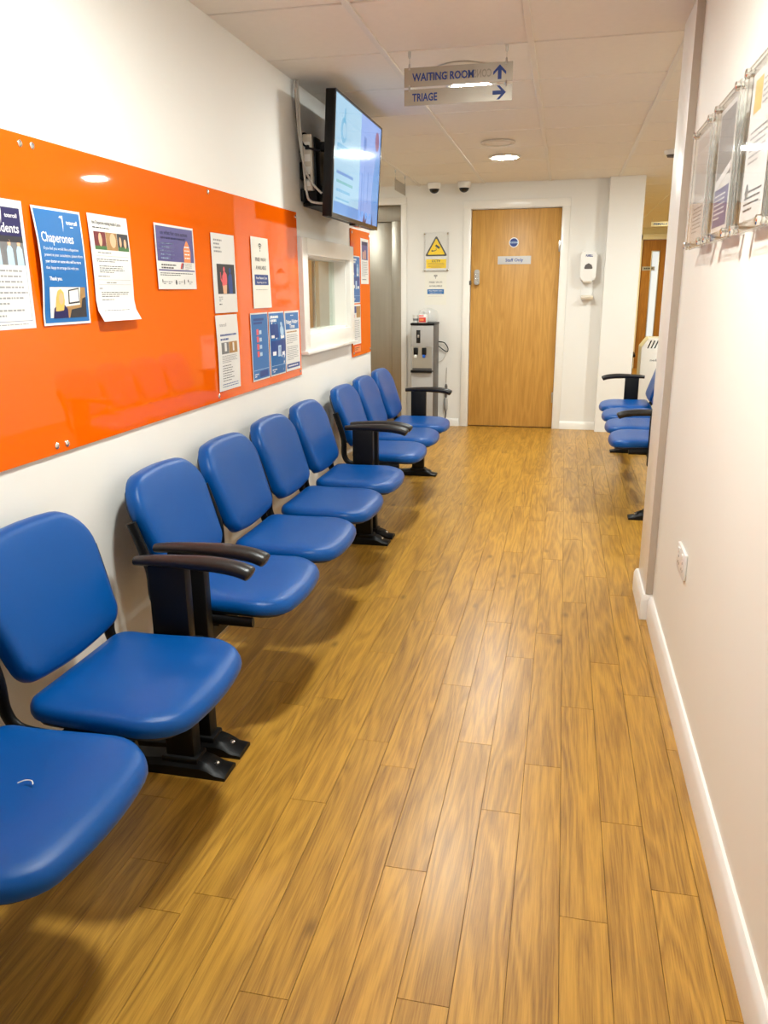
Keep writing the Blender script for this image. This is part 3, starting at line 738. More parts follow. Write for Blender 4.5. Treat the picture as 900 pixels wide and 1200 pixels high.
# poster 7: newsletter with two photos
s, t = poster('white newsletter sheet with two small photos below the figure poster', 2.830, .943, .207, .287, 'paper', curl=lambda a, b: .003 + .003 * math.sin(PI * b))
s.text('logo', 'totercall', .030, .244, .019, 'ink_light', t, 'l', .0); s.lines('heading', .030, .190, .215, 1, .01, .007, 'blue_deep', t, 73, last=1); s.lines('heading', .030, .115, .199, 1, .01, .007, 'blue_deep', t, 74, last=1)
s.rect('photo', .034, .140, .104, .184, 'grey_print', t); s.rect('photo', .106, .140, .186, .184, 'brown_print', t); s.rects('photo_light', [(.062, .15, .082, .182), (.14, .148, .155, .18)], 'paper', t, 2)
s.lines('body_text', .035, .185, .133, 5, .006, .0024, 'ink_light', t, 75)
for k in range(7): s.lines('list_text', .035, .125 + .02 * (k % 2), .096 - .0095 * k, 1, .01, .0028, 'ink', t, 77 + k, last=1)
s.lines('footer_text', .03, .19, .025, 2, .009, .003, 'blue_deep', t, 88, last=1)
# posters 8-10
s, t = poster('blue poster with four red and white tick rows, leftmost of the three blue posters', 3.178, .943, .202, .285, 'paper', curl=lambda a, b: .003)
s.rect('blue_field', .006, .006, .196, .279, 'blue_print2', t); s.rects('heading', [(.03, .252, .15, .262), (.03, .238, .13, .247)], 'blue_deep', t, 2)
for k in range(4):
    s.rect('row_red', .060, .100 + .031 * k, .085, .124 + .031 * k, 'pinkred', t, 2); s.rect('row_white', .09, .102 + .031 * k, .118, .118 + .031 * k, 'pale_blue_ink', t, 2)
s.rects('rule', [(.012, .044, .19, .046)], 'pale_blue_ink', t, 2); s.lines('footer_text', .02, .065, .03, 2, .009, .005, 'white_ink', t, 91, lev=2); s.rects('footer_box', [(.08, .012, .18, .038)], 'blue_deep', t, 2)
def info_poster(label, y0, z0, w, h, curl=None, group='paper notices on the orange panels'):
    s, t = poster(label, y0, z0, w, h, 'paper', curl, group); a, c = w / .2, h / .285
    s.rect('blue_field', .006 * a, .006 * c, .194 * a, .279 * c, 'blue_print', t)
    s.lines('heading', .018 * a, .12 * a, .268 * c, 2, .0155 * c, .011, 'white_ink', t, 92, lev=2, last=.75)
    s.rects('picture_panel', [(.012 * a, .17 * c, .095 * a, .232 * c), (.012 * a, .092 * c, .19 * a, .158 * c)], 'blue_deep', t, 2)
    s.polys('picture_figure', [s.ell(.14 * a, .198 * c, .026 * a, .024 * c), s.ell(.14 * a, .228 * c, .013 * a, .011 * c), [(.08 * a, .085 * c), (.115 * a, .085 * c), (.115 * a, .135 * c), (.08 * a, .135 * c)]], 'pale_blue_ink', t, 3)
    s.rects('picture_label', [(.018 * a, .170 * c, .048 * a, .183 * c), (.115 * a, .165 * c, .16 * a, .18 * c), (.025 * a, .092 * c, .06 * a, .110 * c), (.13 * a, .088 * c, .17 * a, .104 * c)], 'white_ink', t, 3)
    s.rects('rule', [(.012 * a, .044 * c, .19 * a, .046 * c)], 'pale_blue_ink', t, 2); s.lines('footer_text', .02 * a, .08 * a, .03 * c, 2, .009, .005, 'white_ink', t, 93, lev=2)
info_poster('blue illustrated poster, middle one of the three blue posters', 3.392, .943, .198, .284, curl=lambda a, b: .003 + .012 * math.sin(PI * b) * math.sin(PI * a * .8))
s, t = poster('white poster with blue header and footer at the panel corner, rightmost of three', 3.602, .945, .203, .281, 'paper', curl=lambda a, b: .003 + .002 * a)
s.rect('header', .01, .195, .193, .272, 'blue_print2', t); s.text('heading', 'Patient Waiting', .1, .222, .026, 'white_ink', t, 'c', .03, width=.16); s.text('heading_second_line', 'Times', .1, .201, .026, 'white_ink', t, 'c', .03, width=.075); s.lines('logo', .08, .12, .262, 1, .01, .004, 'white_ink', t, 3, lev=2, last=1)
s.lines('subheading', .02, .18, .186, 1, .01, .006, 'brown_print', t, 94, last=1); s.lines('body_text', .02, .18, .170, 5, .009, .003, 'ink_light', t, 95); s.lines('body_text', .02, .18, .115, 8, .0085, .003, 'ink_light', t, 96)
s.rect('footer', .01, .012, .193, .034, 'blue_deep', t); s.lines('footer_text', .03, .17, .026, 1, .01, .006, 'white_ink', t, 97, lev=2, last=1)
# posters on the narrow panel
s, t = poster('white sheet with dark violet photo at the top of the narrow orange panel', 5.098, 1.358, .209, .280, 'paper')
s.rect('photo', .025, .15, .185, .262, 'purple', t); s.rects('photo_light', [(.05, .155, .08, .20), (.1, .155, .13, .21)], 'skin', t, 2); s.rects('photo_shadow', [(.025, .24, .185, .262)], 'navy', t, 2)
s.lines('body_text', .025, .18, .138, 9, .0105, .004, 'ink_light', t, 101); s.lines('footer_text', .03, .14, .03, 1, .01, .005, 'ink', t, 102, last=1)
info_poster('blue illustrated poster beside the reception hatch on the narrow panel', 4.872, 1.240, .195, .285)
s, t = poster('white leaflet with brown photo below the blue poster on the narrow panel', 4.872, .986, .200, .247, 'paper')
s.rect('photo', .09, .165, .19, .236, 'brown_print', t); s.rect('header', .012, .195, .088, .236, 'blue_deep', t); s.rect('red_mark', .02, .165, .05, .185, 'pinkred', t); s.lines('body_text', .02, .18, .150, 11, .0115, .004, 'ink_light', t, 104)
s, t = poster('orange card at the foot of the narrow panel under the leaflet', 4.895, .932, .17, .048, 'red')
s.t = .0006; s.rect('card_face', .006, .005, .164, .043, 'peach', t); s.lines('card_text', .02, .15, .034, 2, .011, .005, 'maroon', t, 105, lev=2)
t = thing('wall_switch', 'small white surface box on the wall under the television', 'wall box', (XL, 5.05, 1.72))
b = NB(); box(b, XL, XL + .012, 4.99, 5.14, 1.70, 1.735, .003); obj('cover', b, 'white_plastic', t); b = NB(); box(b, XL + .012, XL + .014, 5.0, 5.13, 1.706, 1.729, .001); obj('plate', b, 'gloss', t)

# back wall notices
t = thing('warning_sign', 'yellow camera warning sign in a clear acrylic frame on back wall', 'sign', (-1.341, YB, 1.487))
s = Sheet((-1.325, YB - .018, 1.495), (1, 0, 0), (0, 0, 1), (0, -1, 0), .21, .34); s.base('sheet', 'paper', t, nx=1, ny=1)
tri = lambda c, r: [(c[0] + r * math.cos(a), c[1] + r * math.sin(a)) for a in (PI / 2, PI * 7 / 6, PI * 11 / 6)]
s.poly('triangle_border', rounded(tri((.105, .195), .125), .010, 4), 'ink', t, 1); s.poly('triangle_field', rounded(tri((.105, .195), .098), .006, 4), 'yellow', t, 2)
s.polys('camera_symbol', [[(.093, .225), (.106, .238), (.142, .212), (.130, .196)], [(.10, .205), (.107, .21), (.105, .192), (.088, .184), (.066, .184), (.066, .176), (.09, .177), (.11, .189)], [(.06, .172), (.068, .172), (.068, .19), (.06, .19)]], 'ink', t, 3)
s.rect('yellow_band', .008, .022, .202, .105, 'yellow', t, 1); s.text('heading', 'CCTV', .105, .078, .030, 'ink', t, 'c', .03, width=.085)
s.lines('body_text', .02, .19, .07, 5, .010, .0035, 'brown_print', t, 111, lev=2, center=True)
b = NB(); box(b, -1.341, -1.099, YB - .0165, YB - .0135, 1.487, 1.842, .0006, 1); obj('back_plate', b, 'acrylic', t)
b = NB(); box(b, -1.341, -1.099, YB - .0235, YB - .0205, 1.487, 1.842, .0006, 1); obj('front_plate', b, 'acrylic', t)
for x in (-1.330, -1.110):
    for z in (1.498, 1.831): b = NB(); lathe(b, [(.007, 0), (.007, -.024), (.010, -.024), (.010, -.029), (.007, -.031)], (x, YB, z), 14, 'Y'); obj('standoff', b, 'chrome', t)
t = thing('poster', 'grey free wi-fi notice with blue band above the water cooler', 'poster', (-1.331, YB, 1.179))
s = back_sheet(-1.331, 1.179, .211, .305); s.base('sheet', 'beige_plastic' if False else 'cream_paper', t); wifi_art(s, t, 1.0, 1.02, 'blue_print2')

# signs on the oak door
t = thing('door_sign', 'small silver Staff Only plate on the oak door', 'sign', (-.64, YB + .02, 1.546))
s = Sheet((-.638, YB + .021, 1.545), (1, 0, 0), (0, 0, 1), (0, -1, 0), .308, .072); s.base('plate', 'aluminium', t, t=.004, nx=1, ny=1)
s.text('lettering', 'Staff Only', .154, .024, .040, 'sign_blue', t, 'c', .02, width=.165)
t = thing('door_badge', 'round blue and white fire door badge on the oak door', 'sign', (-.494, YB + .02, 1.738))
s = Sheet((-.544, YB + .021, 1.688), (1, 0, 0), (0, 0, 1), (0, -1, 0), .1, .1); s.t = .002
b = NB(); lathe(b, [(.045, .001), (.045, -.0015), (.043, -.002), (0, -.002)], (-.494, YB + .021, 1.738), 32, 'Y'); obj('disc', b, 'white_plastic', t)
s.poly('blue_field', s.ell(.05, .05, .037, .037, 28), 'sign_blue', t, 1); s.rect('band', .01, .043, .09, .058, 'pale_blue_ink', t, 2); s.lines('lettering', .02, .08, .0545, 1, .01, .007, 'sign_blue', t, 3, lev=3, last=1)

# ------------------------------------------------------------------ hanging signs
def hang_sign(label, O, R, w, panels, hang_u, group='silver suspended direction signs', ghost=None):
    R = Vector(R); N = Vector((0, 0, 1)).cross(R) * -1
    N = R.cross(Vector((0, 0, 1)))
    t = thing('hanging_sign', label, 'sign', (O[0], O[1], ZC), group=group)
    for k, (z0, z1, txt, arrow) in enumerate(panels):
        s = Sheet((O[0], O[1], z0), R, (0, 0, 1), N, w, z1 - z0); h = z1 - z0
        s.base('panel', 'signplate', t, t=.004, nx=1, ny=1)
        if txt: s.text('lettering', txt[0], .034, h * .5 - .0145, .041, 'sign_blue', t, 'l', .025, width=txt[1], lev=3)
        if ghost and k == 0:
            s.text('rear_lettering', ghost, w - .085, h * .5 - .0145, .041, 'ghost_ink', t, 'l', .02, width=.255, mirror=True, lev=.4)
        if arrow:
            A = [(-.024, 0), (0, .026), (.024, 0), (.024, -.008), (.0075, .007), (.0075, -.024), (-.0075, -.024), (-.0075, .007), (-.024, -.008)]
            L1 = [(-.026, .001), (0, .027), (.026, .001), (.026, -.011), (.0075, .007), (.0075, -.027), (-.0075, -.027), (-.0075, .007), (-.026, -.011)]
            c = (w - .052, h * .5)
            pts = [(c[0] + a, c[1] + b_) for a, b_ in L1] if arrow == 'up' else [(c[0] + b_, c[1] - a) for a, b_ in L1]
            bm = NB(); V = [bm.verts.new(s.P(u, v, .0047)) for u, v in pts]
            for f in ((0, 8, 7), (0, 7, 1), (1, 7, 4), (1, 4, 2), (2, 4, 3), (7, 6, 5, 4)):
                try: bm.faces.new([V[i] for i in f])
                except ValueError: pass
            obj('arrow', bm, 'sign_blue', t, 0)
    for u in hang_u:
        p = Vector(O) + R * u + N * .002
        b = NB(); sweep(b, [(p.x, p.y, panels[-1][1] - .006), (p.x, p.y, ZC - .02)], .0013, n=6, up=Vector((1, 0, 0))); w_ = obj('wire', b, 'steel', t)
        b = NB(); lathe(b, [(.006, 0), (.006, -.02), (.003, -.026)], (p.x, p.y, ZC - .0036), 12); obj('ceiling_grip', b, 'steel', t)
        for (z0, z1, _, _) in panels:
            b = NB(); lathe(b, [(.0045, -.008), (.0045, .012), (.002, .016)], (p.x, p.y, z1), 10); obj('panel_grip', b, 'steel', t)
hang_sign('silver hanging sign reading WAITING ROOM and TRIAGE with blue arrows', (-.699, 3.56, 0), (1, 0, 0), .446,
          [(2.128, 2.200, ('WAITING ROOM', .255), 'up'), (2.058, 2.119, ('TRIAGE', .105), 'right')], (.022, .420), ghost='CONSULTING ROOM')
hang_sign('small silver hanging sign seen edge-on near the lift', (-1.40, 6.72, 0), (0, 1, 0), .44, [(2.105, 2.19, None, None)], (.02, .42))
t = thing('hanging_sign', 'white FEMALE TOILET sign hanging in the far yellow corridor', 'sign', (1.1, 12.1, ZC))
s = Sheet((1.115, 12.1, 2.142), (1, 0, 0), (0, 0, 1), (0, -1, 0), .44, .062); s.base('panel', 'white_plastic', t, t=.004, nx=1, ny=1); s.text('lettering', 'FEMALE TOILET', .22, .018, .036, 'tap_blue', t, 'c', .03, width=.37)
for x in (1.13, 1.54):
    b = NB(); sweep(b, [(x, 12.098, 2.2), (x, 12.098, ZC - .002)], .002, n=6, up=Vector((1, 0, 0))); obj('wire', b, 'steel', t)
t = thing('door_sign', 'small pale name plate on the far dark oak door', 'sign', (1.22, 14.21, 1.6))
s = Sheet((1.22, 14.218, 1.60), (1, 0, 0), (0, 0, 1), (0, -1, 0), .20, .062); s.base('plate', 'aluminium', t, t=.003, nx=1, ny=1); s.lines('lettering', .03, .18, .045, 1, .01, .025, 'ink', t, 8, last=1)

# ------------------------------------------------------------------ dome cameras
for x, lab in ((-1.225, 'white dome camera with black eye, left one of the ceiling pair'), (-.950, 'white dome camera with black eye, right one of the pair above the door')):
    y = 7.66; t = thing('dome_camera', lab, 'camera', (x, y, ZC), group='dome cameras at the back wall')
    b = NB(); lathe(b, [(.048, -.055), (.056, -.045), (.060, -.01), (.060, -.0036)], (x, y, ZC), 28); obj('base', b, 'white_plastic', t)
    b = NB(); lathe(b, [(0.0, -.094), (.022, -.089), (.038, -.076), (.045, -.060), (.046, -.053)], (x, y, ZC), 28); obj('dome', b, 'blackgloss', t)

# ------------------------------------------------------------------ beam benches
BACK_TILT = math.radians(20.5)
def cushion(outline, prof, fn):
    """outline: closed (u,v) polygon; prof: (inset, height) pairs; fn maps (u, v, h) to a point"""
    bm = NB(); n = len(outline); cu = sum(p[0] for p in outline) / n; cv = sum(p[1] for p in outline) / n; rings = []
    N = []
    for i in range(n):
        a, b = outline[i - 1], outline[(i + 1) % n]; d = Vector((b[0] - a[0], b[1] - a[1])); d.normalize(); N.append((-d.y, d.x))
    sgn = 1 if (N[0][0] * (cu - outline[0][0]) + N[0][1] * (cv - outline[0][1])) > 0 else -1
    for ins, h in prof:
        R = []
        for (u, v), (nx, ny) in zip(outline, N):
            if ins < .03: uu, vv = u + sgn * nx * ins, v + sgn * ny * ins
            else:
                k = ins; uu, vv = u + (cu - u) * k, v + (cv - v) * k
            R.append(bm.verts.new(fn(uu, vv, h)))
        rings.append(R)
    for a, b in zip(rings, rings[1:]):
        for j in range(n): bm.faces.new((a[j], a[(j + 1) % n], b[(j + 1) % n], b[j]))
    bm.faces.new(rings[0]); bm.faces.new(rings[-1][::-1])
    return bm

SEAT_B, SEAT_F, SW = .178, .532, .226
def seat_bm(yc):
    o = rounded([(SEAT_B, -SW + .020), (SEAT_F, -SW), (SEAT_F, SW), (SEAT_B, SW - .020)], [.055, .085, .085, .055], 7)
    o = densify(o, .03)
    q = []
    for u, v in o:
        k = max(0, (u - SEAT_B - .20) / (SEAT_F - SEAT_B - .20)); q.append((u + .030 * (1 - (v / SW) ** 2) * k, v))
    def fn(u, v, h):
        drop = .022 * max(0, (u - .40) / .19) ** 2
        rise = .008 * max(0, (.30 - u) / .12) ** 2
        dish = -.006 * math.exp(-((u - .33) / .12) ** 2 - (v / .15) ** 2)
        return Vector((u, yc + v, .411 + h * .82 - drop + rise + (dish if h > .03 else 0)))
    return cushion(q, [(.014, .0), (.003, .004), (.0, .014), (.001, .028), (.006, .041), (.014, .048), (.025, .052), (.18, .0555), (.36, .0575), (.58, .058), (.8, .058)], fn)
def back_fn(yc):
    def fn(w, h, d):   # w across, h up the backrest, d towards the sitter
        curve = .018 * (w / .22) ** 2
        x = .176 - math.sin(BACK_TILT) * h + math.cos(BACK_TILT) * (d + curve - .012)
        z = .468 + math.cos(BACK_TILT) * h + math.sin(BACK_TILT) * d
        return Vector((x, yc + w, z))
    return fn
def back_bm(yc):
    o = rounded([(-.190, .02), (.190, .02), (.230, .328), (-.230, .328)], [.045, .045, .095, .095], 8)
    o = densify(o, .03); q = []
    for w, h in o:
        lo = max(0, 1 - (h - .02) / .08) if h < .10 else 0; hi = max(0, (h - .25) / .085)
        q.append((w, h - .026 * (1 - min(1, (w / .20) ** 2)) * lo + .020 * (1 - min(1, (w / .226) ** 2)) * hi))
    return cushion(q, [(.012, -.006), (.002, -.002), (.0, .008), (.001, .022), (.006, .033), (.014, .040), (.026, .043), (.2, .046), (.4, .048), (.65, .049), (.85, .049)], back_fn(yc))
def shell_bm(yc):
    o = rounded([(-.180, .03), (.180, .03), (.216, .318), (-.216, .318)], [.045, .045, .08, .08], 5); o = densify(o, .05)
    return cushion(o, [(.006, -.016), (.0, -.012), (.0, -.004)], back_fn(yc))
def frame_tube(yc, sgn):
    y = yc + sgn * .210
    bk = back_fn(0)
    y2 = yc + sgn * .2305
    top = bk(0, .215, .016); mid = bk(0, .07, .004)
    ctrl = [(.455, y, .386), (.34, y, .386), (.235, y, .387), (.172, y, .398), (.144, y, .440), (mid.x, (y + y2) / 2, mid.z), (top.x, y2, top.z)]
    bm = NB(); sweep(bm, smooth_path(ctrl, 6), .0105, .016, 12); return bm
def foot_bm(y):
    bm = NB(); hw = .040
    secs = [(.045, .012), (.07, .034), (.20, .040), (.25, .046), (.36, .046), (.385, .038), (.405, .022), (.437, .016)]
    rings = []
    for x, h in secs:
        k = .9 if x in (.045,) else 1.0
        rings.append([bm.verts.new((x, y + a * hw * k, z)) for a, z in ((-1, 0), (-1, h * .62), (-.62, h), (.62, h), (1, h * .62), (1, 0))])
    for a, b in zip(rings, rings[1:]):
        for j in range(6): bm.faces.new((a[j], a[(j + 1) % 6], b[(j + 1) % 6], b[j]))
    bm.faces.new(rings[0][::-1]); bm.faces.new(rings[-1]); return bm
def make_bench(label, loc, rotz, n, pitch=.485, e=.285, near_arm=True, far_arm=True, group='blue vinyl beam benches'):
    t = thing('beam_bench', label, 'bench', loc, rotz, group); WL[t.name] = Vector()
    L = 2 * e + pitch * (n - 1)
    b = NB(); box(b, .272, .332, .0, L, .322, .372, .004); obj('beam', b, 'black', t)
    for i in range(n):
        yc = e + pitch * i
        st = obj('seat', seat_bm(yc), 'vinyl', t, 50)
        b = NB(); o = rounded([(SEAT_B + .012, -SW + .034), (SEAT_F - .0, -SW + .02), (SEAT_F - .0, SW - .02), (SEAT_B + .012, SW - .034)], [.05, .08, .08, .05], 5)
        prism(b, o, lambda u, v, d: Vector((u, yc + v, .409 - d - .020 * max(0, (u - .40) / .19) ** 2)), -.004, .008); obj('seat_pan', b, 'piping', st)
        bk = obj('backrest', back_bm(yc), 'vinyl', t, 50)
        obj('back_shell', shell_bm(yc), 'piping', bk)
        for sg in (-1, 1):
            obj('frame_tube', frame_tube(yc, sg), 'black', t, 60)
        b = NB(); box(b, .255, .35, yc - .215, yc + .215, .366, .384, .003); obj('bracket', b, 'black', t)
    for k, (y, arm) in enumerate(((0.0, near_arm), (L, far_arm))):
        ft = obj('foot', foot_bm(y), 'black', t)
        b = NB(); lathe(b, [(.0085, .0), (.0085, .005), (.005, .008), (0, .008)], (.398, y, .027), 12); obj('bolt', b, 'chrome', ft)
        b = NB(); box(b, .256, .343, y - .024, y + .024, .03, .375, .006); box(b, .244, .355, y - .033, y + .033, .036, .056, .006)
        obj('leg', b, 'black', t)
        if arm:
            b = NB(); box(b, .248, .356, y - .018, y + .018, .32, .618, .004); ap = obj('arm_post', b, 'black', t)
            path = [(.206, .624), (.26, .628), (.36, .630), (.44, .628), (.495, .621), (.525, .612), (.537, .606)]
            b = NB(); pts = smooth_path([(px, y, pz) for px, pz in path], 4)
            m = len(pts); tp = [(.62 + .38 * min(1, i / 10)) if i < m - 3 else (.95, .82, .5)[i - m + 3] for i in range(m)]
            sweep(b, pts, .028, .020, 14, taper=tp); obj('arm_rest', b, 'armpad', t, 60)
    return t
make_bench('nearest blue vinyl beam bench, cut off by the lower left picture edge', (XL, 1.795 - 1.965, 0), 0, 4, pitch=.475, e=.27)
make_bench('middle blue vinyl four-seat bench under the orange panel', (XL, 1.905, 0), 0, 4)
make_bench('far blue vinyl three-seat bench next to the lift lobby', (XL, 4.045, 0), 0, 3)
make_bench('blue vinyl bench at right, seat fronts showing past the wall edge', (.868, 6.715, 0), PI, 4)
make_bench('blue vinyl bench beyond the white pillar, only its end visible', (-.305, 9.55, 0), -PI / 2, 2)
# lint on the nearest seat
b = NB(); sweep(b, smooth_path([(-.925, 1.060, .4605), (-.915, 1.068, .4625), (-.902, 1.069, .4625), (-.895, 1.062, .4605)], 4), .0012, n=6, up=Vector((0, 0, 1)))
tag(obj('lint', b, 'paper'), 'white scrap of lint lying on the nearest blue seat', 'lint')

# ------------------------------------------------------------------ television
t = thing('television', 'black wall-mounted television with light blue screen, tilted down', 'television', (-1.08, 3.80, 1.655))
TW, TH, TA = .955, .548, math.radians(3.6)
UP = Vector((math.sin(TA), 0, math.cos(TA))); NR = Vector((math.cos(TA), 0, -math.sin(TA)))
s = Sheet((-1.100, 3.80, 1.655), (0, 1, 0), UP, NR, TW, TH); s.t = 0.0
def tvbox(u0, u1, v0, v1, d0, d1, bv=0.0):
    bm = NB(); poly = [(u0, v0), (u1, v0), (u1, v1), (u0, v1)]
    prism(bm, poly, lambda u, v, d: s.P(u, v, d), d0, d1)
    if bv: bmesh.ops.bevel(bm, geom=list(bm.edges), offset=bv, segments=2, affect='EDGES', profile=.5)
    return bm
obj('casing', tvbox(0, TW, 0, TH, -.045, -.001, .004), 'black', t)
obj('rear_housing', tvbox(.12, TW - .12, .06, .42, -.075, -.044, .006), 'black', t)
bz = NB()
for q in ((0, .010, 0, TH), (TW - .010, TW, 0, TH), (.01, TW - .01, 0, .020), (.01, TW - .01, TH - .010, TH)):
    prism(bz, [(q[0], q[2]), (q[1], q[2]), (q[1], q[3]), (q[0], q[3])], lambda u, v, d: s.P(u, v, d), -.002, .004)
obj('bezel', bz, 'blackgloss', t)
scr = s.rect('screen', .010, .020, TW - .010, TH - .010, 'screen_a', t, 1)
s.rect('screen_right_half', .50, .020, TW - .010, TH - .010, 'screen_b', scr, 2)
s.polys('screen_logo', [s.ell(.17, .40, .05, .055, 20), [(.16, .42), (.19, .42), (.20, .50), (.18, .50)]], 'screen_t', scr, 3); s.poly('screen_logo_inner', s.ell(.175, .40, .033, .036, 18), 'screen_a', scr, 4)
for k, (v, mm, th) in enumerate(((.335, 'screen_t', .018), (.312, 'screen_t', .012), (.215, 'screen_t2', .013), (.175, 'screen_g', .012), (.135, 'screen_t', .012), (.095, 'screen_t', .008))):
    s.lines('screen_text', .07, .43 - .02 * k, v, 1, .02, th, mm, scr, 120 + k, lev=3, last=1)
s.polys('screen_figure', [s.ell(.86, .46, .045, .05, 18)], 'screen_r', scr, 3); s.poly('screen_figure_blue', [(.78, .02), (.94, .02), (.94, .36), (.89, .40), (.83, .36), (.79, .2)], 'screen_c', scr, 3)
s.rects('screen_streak', [(.55, .05, .56, .26), (.60, .08, .604, .30), (.68, .12, .69, .28), (.57, .34, .62, .44)], 'screen_t2', scr, 3); s.polys('screen_plant', [[(.60, .02), (.63, .07), (.65, .03), (.69, .055), (.67, .02)], [(.80, .02), (.81, .08), (.83, .02)]], 'screen_d', scr, 4)
s.rect('screen_ticker', .03, .022, TW - .012, .075, 'screen_c', scr, 2)
obj('logo_bar', tvbox(.44, .56, -.010, .004, -.03, .003, .002), 'blackgloss', t)
# bracket
t = thing('television_bracket', 'black steel wall bracket behind the television', 'bracket', (XL, 4.2, 1.8))
b = NB(); box(b, XL, XL + .02, 3.99, 4.52, 1.74, 2.06, .003); obj('wall_plate', b, 'black', t)
for z in (1.80, 2.0):
    b = NB(); box(b, XL + .02, -1.176, 4.02, 4.07, z - .02, z + .02, .003); box(b, XL + .02, -1.176, 4.44, 4.49, z - .02, z + .02, .003); obj('arm', b, 'black', t)
b = NB(); box(b, XL + .02, XL + .085, 3.94, 4.03, 1.74, 2.03, .004); obj('side_box', b, 'black', t)
for z0, z1 in ((1.74, 1.80), (1.84, 1.92), (1.96, 2.03)):
    b = NB(); box(b, XL + .002, XL + .022, 3.935, 3.99, z0, z1, .004); obj('cable_clip', b, 'black', t)
b = NB(); box(b, XL + .01, -1.19, 3.95, 4.55, 1.718, 1.737, .003); obj('shelf_rail', b, 'black', t)
t = thing('power_strip', 'beige vertical power strip beside the television bracket', 'power strip', (-1.235, 3.915, 1.79))
b = NB(); box(b, -1.262, -1.214, 3.895, 3.928, 1.785, 2.035, .006); st = obj('body', b, 'beige_plastic', t)
for z in (1.82, 1.875, 1.93, 1.985):
    b = NB(); box(b, -1.252, -1.224, 3.8925, 3.896, z - .016, z + .016, .001); so = obj('socket', b, 'gloss', st)
for z in (1.845, 1.975):
    b = NB(); box(b, -1.245, -1.225, 3.88, 3.8925, z - .01, z + .01, .003); obj('plug', b, 'black', st)
def cable(label, pts, r, m, parent=None):
    b = NB(); sweep(b, smooth_path(pts, 8), r, n=8, up=Vector((.3, 1, .2)))
    if parent: tag(obj('power_lead', b, m, parent), label)
    else: tag(obj('cable', b, m), label, 'cable')
cable('pale grey cable hanging from the ceiling down beside the power strip', [(-1.278, 3.86, ZC - .004), (-1.272, 3.86, 2.15), (-1.268, 3.87, 2.02), (-1.250, 3.872, 1.90), (-1.215, 3.87, 1.82), (-1.16, 3.86, 1.765)], .0055, 'cable_grey', t)
cable('second pale cable from the ceiling looping under the power strip', [(-1.268, 3.87, ZC - .004), (-1.262, 3.868, 2.12), (-1.255, 3.872, 1.95), (-1.245, 3.884, 1.785), (-1.225, 3.884, 1.735), (-1.16, 3.88, 1.722)], .0055, 'cable_grey', t)
cable('black cable crossing from the power strip to the television', [(-1.282, 3.88, ZC - .006), (-1.28, 3.88, 2.1), (-1.262, 3.878, 2.01), (-1.235, 3.876, 1.975), (-1.17, 3.885, 1.955)], .005, 'black', t)

# ------------------------------------------------------------------ water cooler with its cups
cx0, cx1, cy0, cy1, cz = -1.405, -1.185, 7.455, 7.765, 1.020
t = thing('water_cooler', 'grey and black freestanding water cooler by the back wall', 'water cooler', (-1.295, 7.6, 0))
b = NB(); box(b, cx0, cx1, cy0 + .012, cy1, .0, cz - .022, .004); obj('body', b, 'dark_plastic', t)
b = NB(); box(b, cx0 - .004, cx1 + .004, cy0 - .004, cy1 + .002, cz - .022, cz, .006); obj('top', b, 'black', t)
fx0, fx1 = cx0 + .004, cx1 - .034
b = NB(); box(b, fx0, cx1 - .006, cy0, cy0 + .014, .80, cz - .024, .004); up_ = obj('upper_panel', b, 'grey_plastic', t)
b = NB(); box(b, fx0 + .05, fx0 + .088, cy0 - .003, cy0 + .001, .835, .955, .002); dsp = obj('display', b, 'blackgloss', up_)
b = NB(); box(b, fx0 + .061, fx0 + .077, cy0 - .005, cy0 - .002, .885, .912, .001); obj('button', b, 'steel', dsp)
b = NB(); box(b, fx0, cx1 - .006, cy0 + .004, cy0 + .012, .60, .80); rc = obj('recess', b, 'steel', t)
for a0, a1 in ((fx0, fx0 + .010), (cx1 - .018, cx1 - .006)):
    b = NB(); box(b, a0, a1, cy0, cy0 + .013, .58, .80, .002); obj('cheek', b, 'grey_plastic', t)
for u, mm, lab in ((.045, 'white_plastic', 'tap'), (.125, 'tap_blue', 'tap')):
    b = NB(); box(b, fx0 + u - .020, fx0 + u + .020, cy0 - .018, cy0 + .006, .725, .792, .006); tp = obj('tap', b, 'black', t)
    b = NB(); box(b, fx0 + u - .013, fx0 + u + .013, cy0 - .030, cy0 - .012, .700, .728, .005); obj('tap_lever', b, mm, tp)
    b = NB(); lathe(b, [(.008, .70), (.010, .73)], (fx0 + u, cy0 - .004, 0), 12); obj('spout', b, 'grey_plastic', tp)
b = NB(); box(b, fx0 - .002, cx1 - .012, cy0 - .030, cy0 + .006, .560, .584, .005); dt = obj('drip_tray', b, 'black', t)
b = NB(); box(b, fx0 + .008, cx1 - .022, cy0 - .027, cy0 + .0, .584, .588, .001); obj('grille', b, 'dark_plastic', dt)
b = NB(); box(b, fx0, cx1 - .006, cy0, cy0 + .014, .03, .565, .004); obj('lower_panel', b, 'grey_plastic', t)
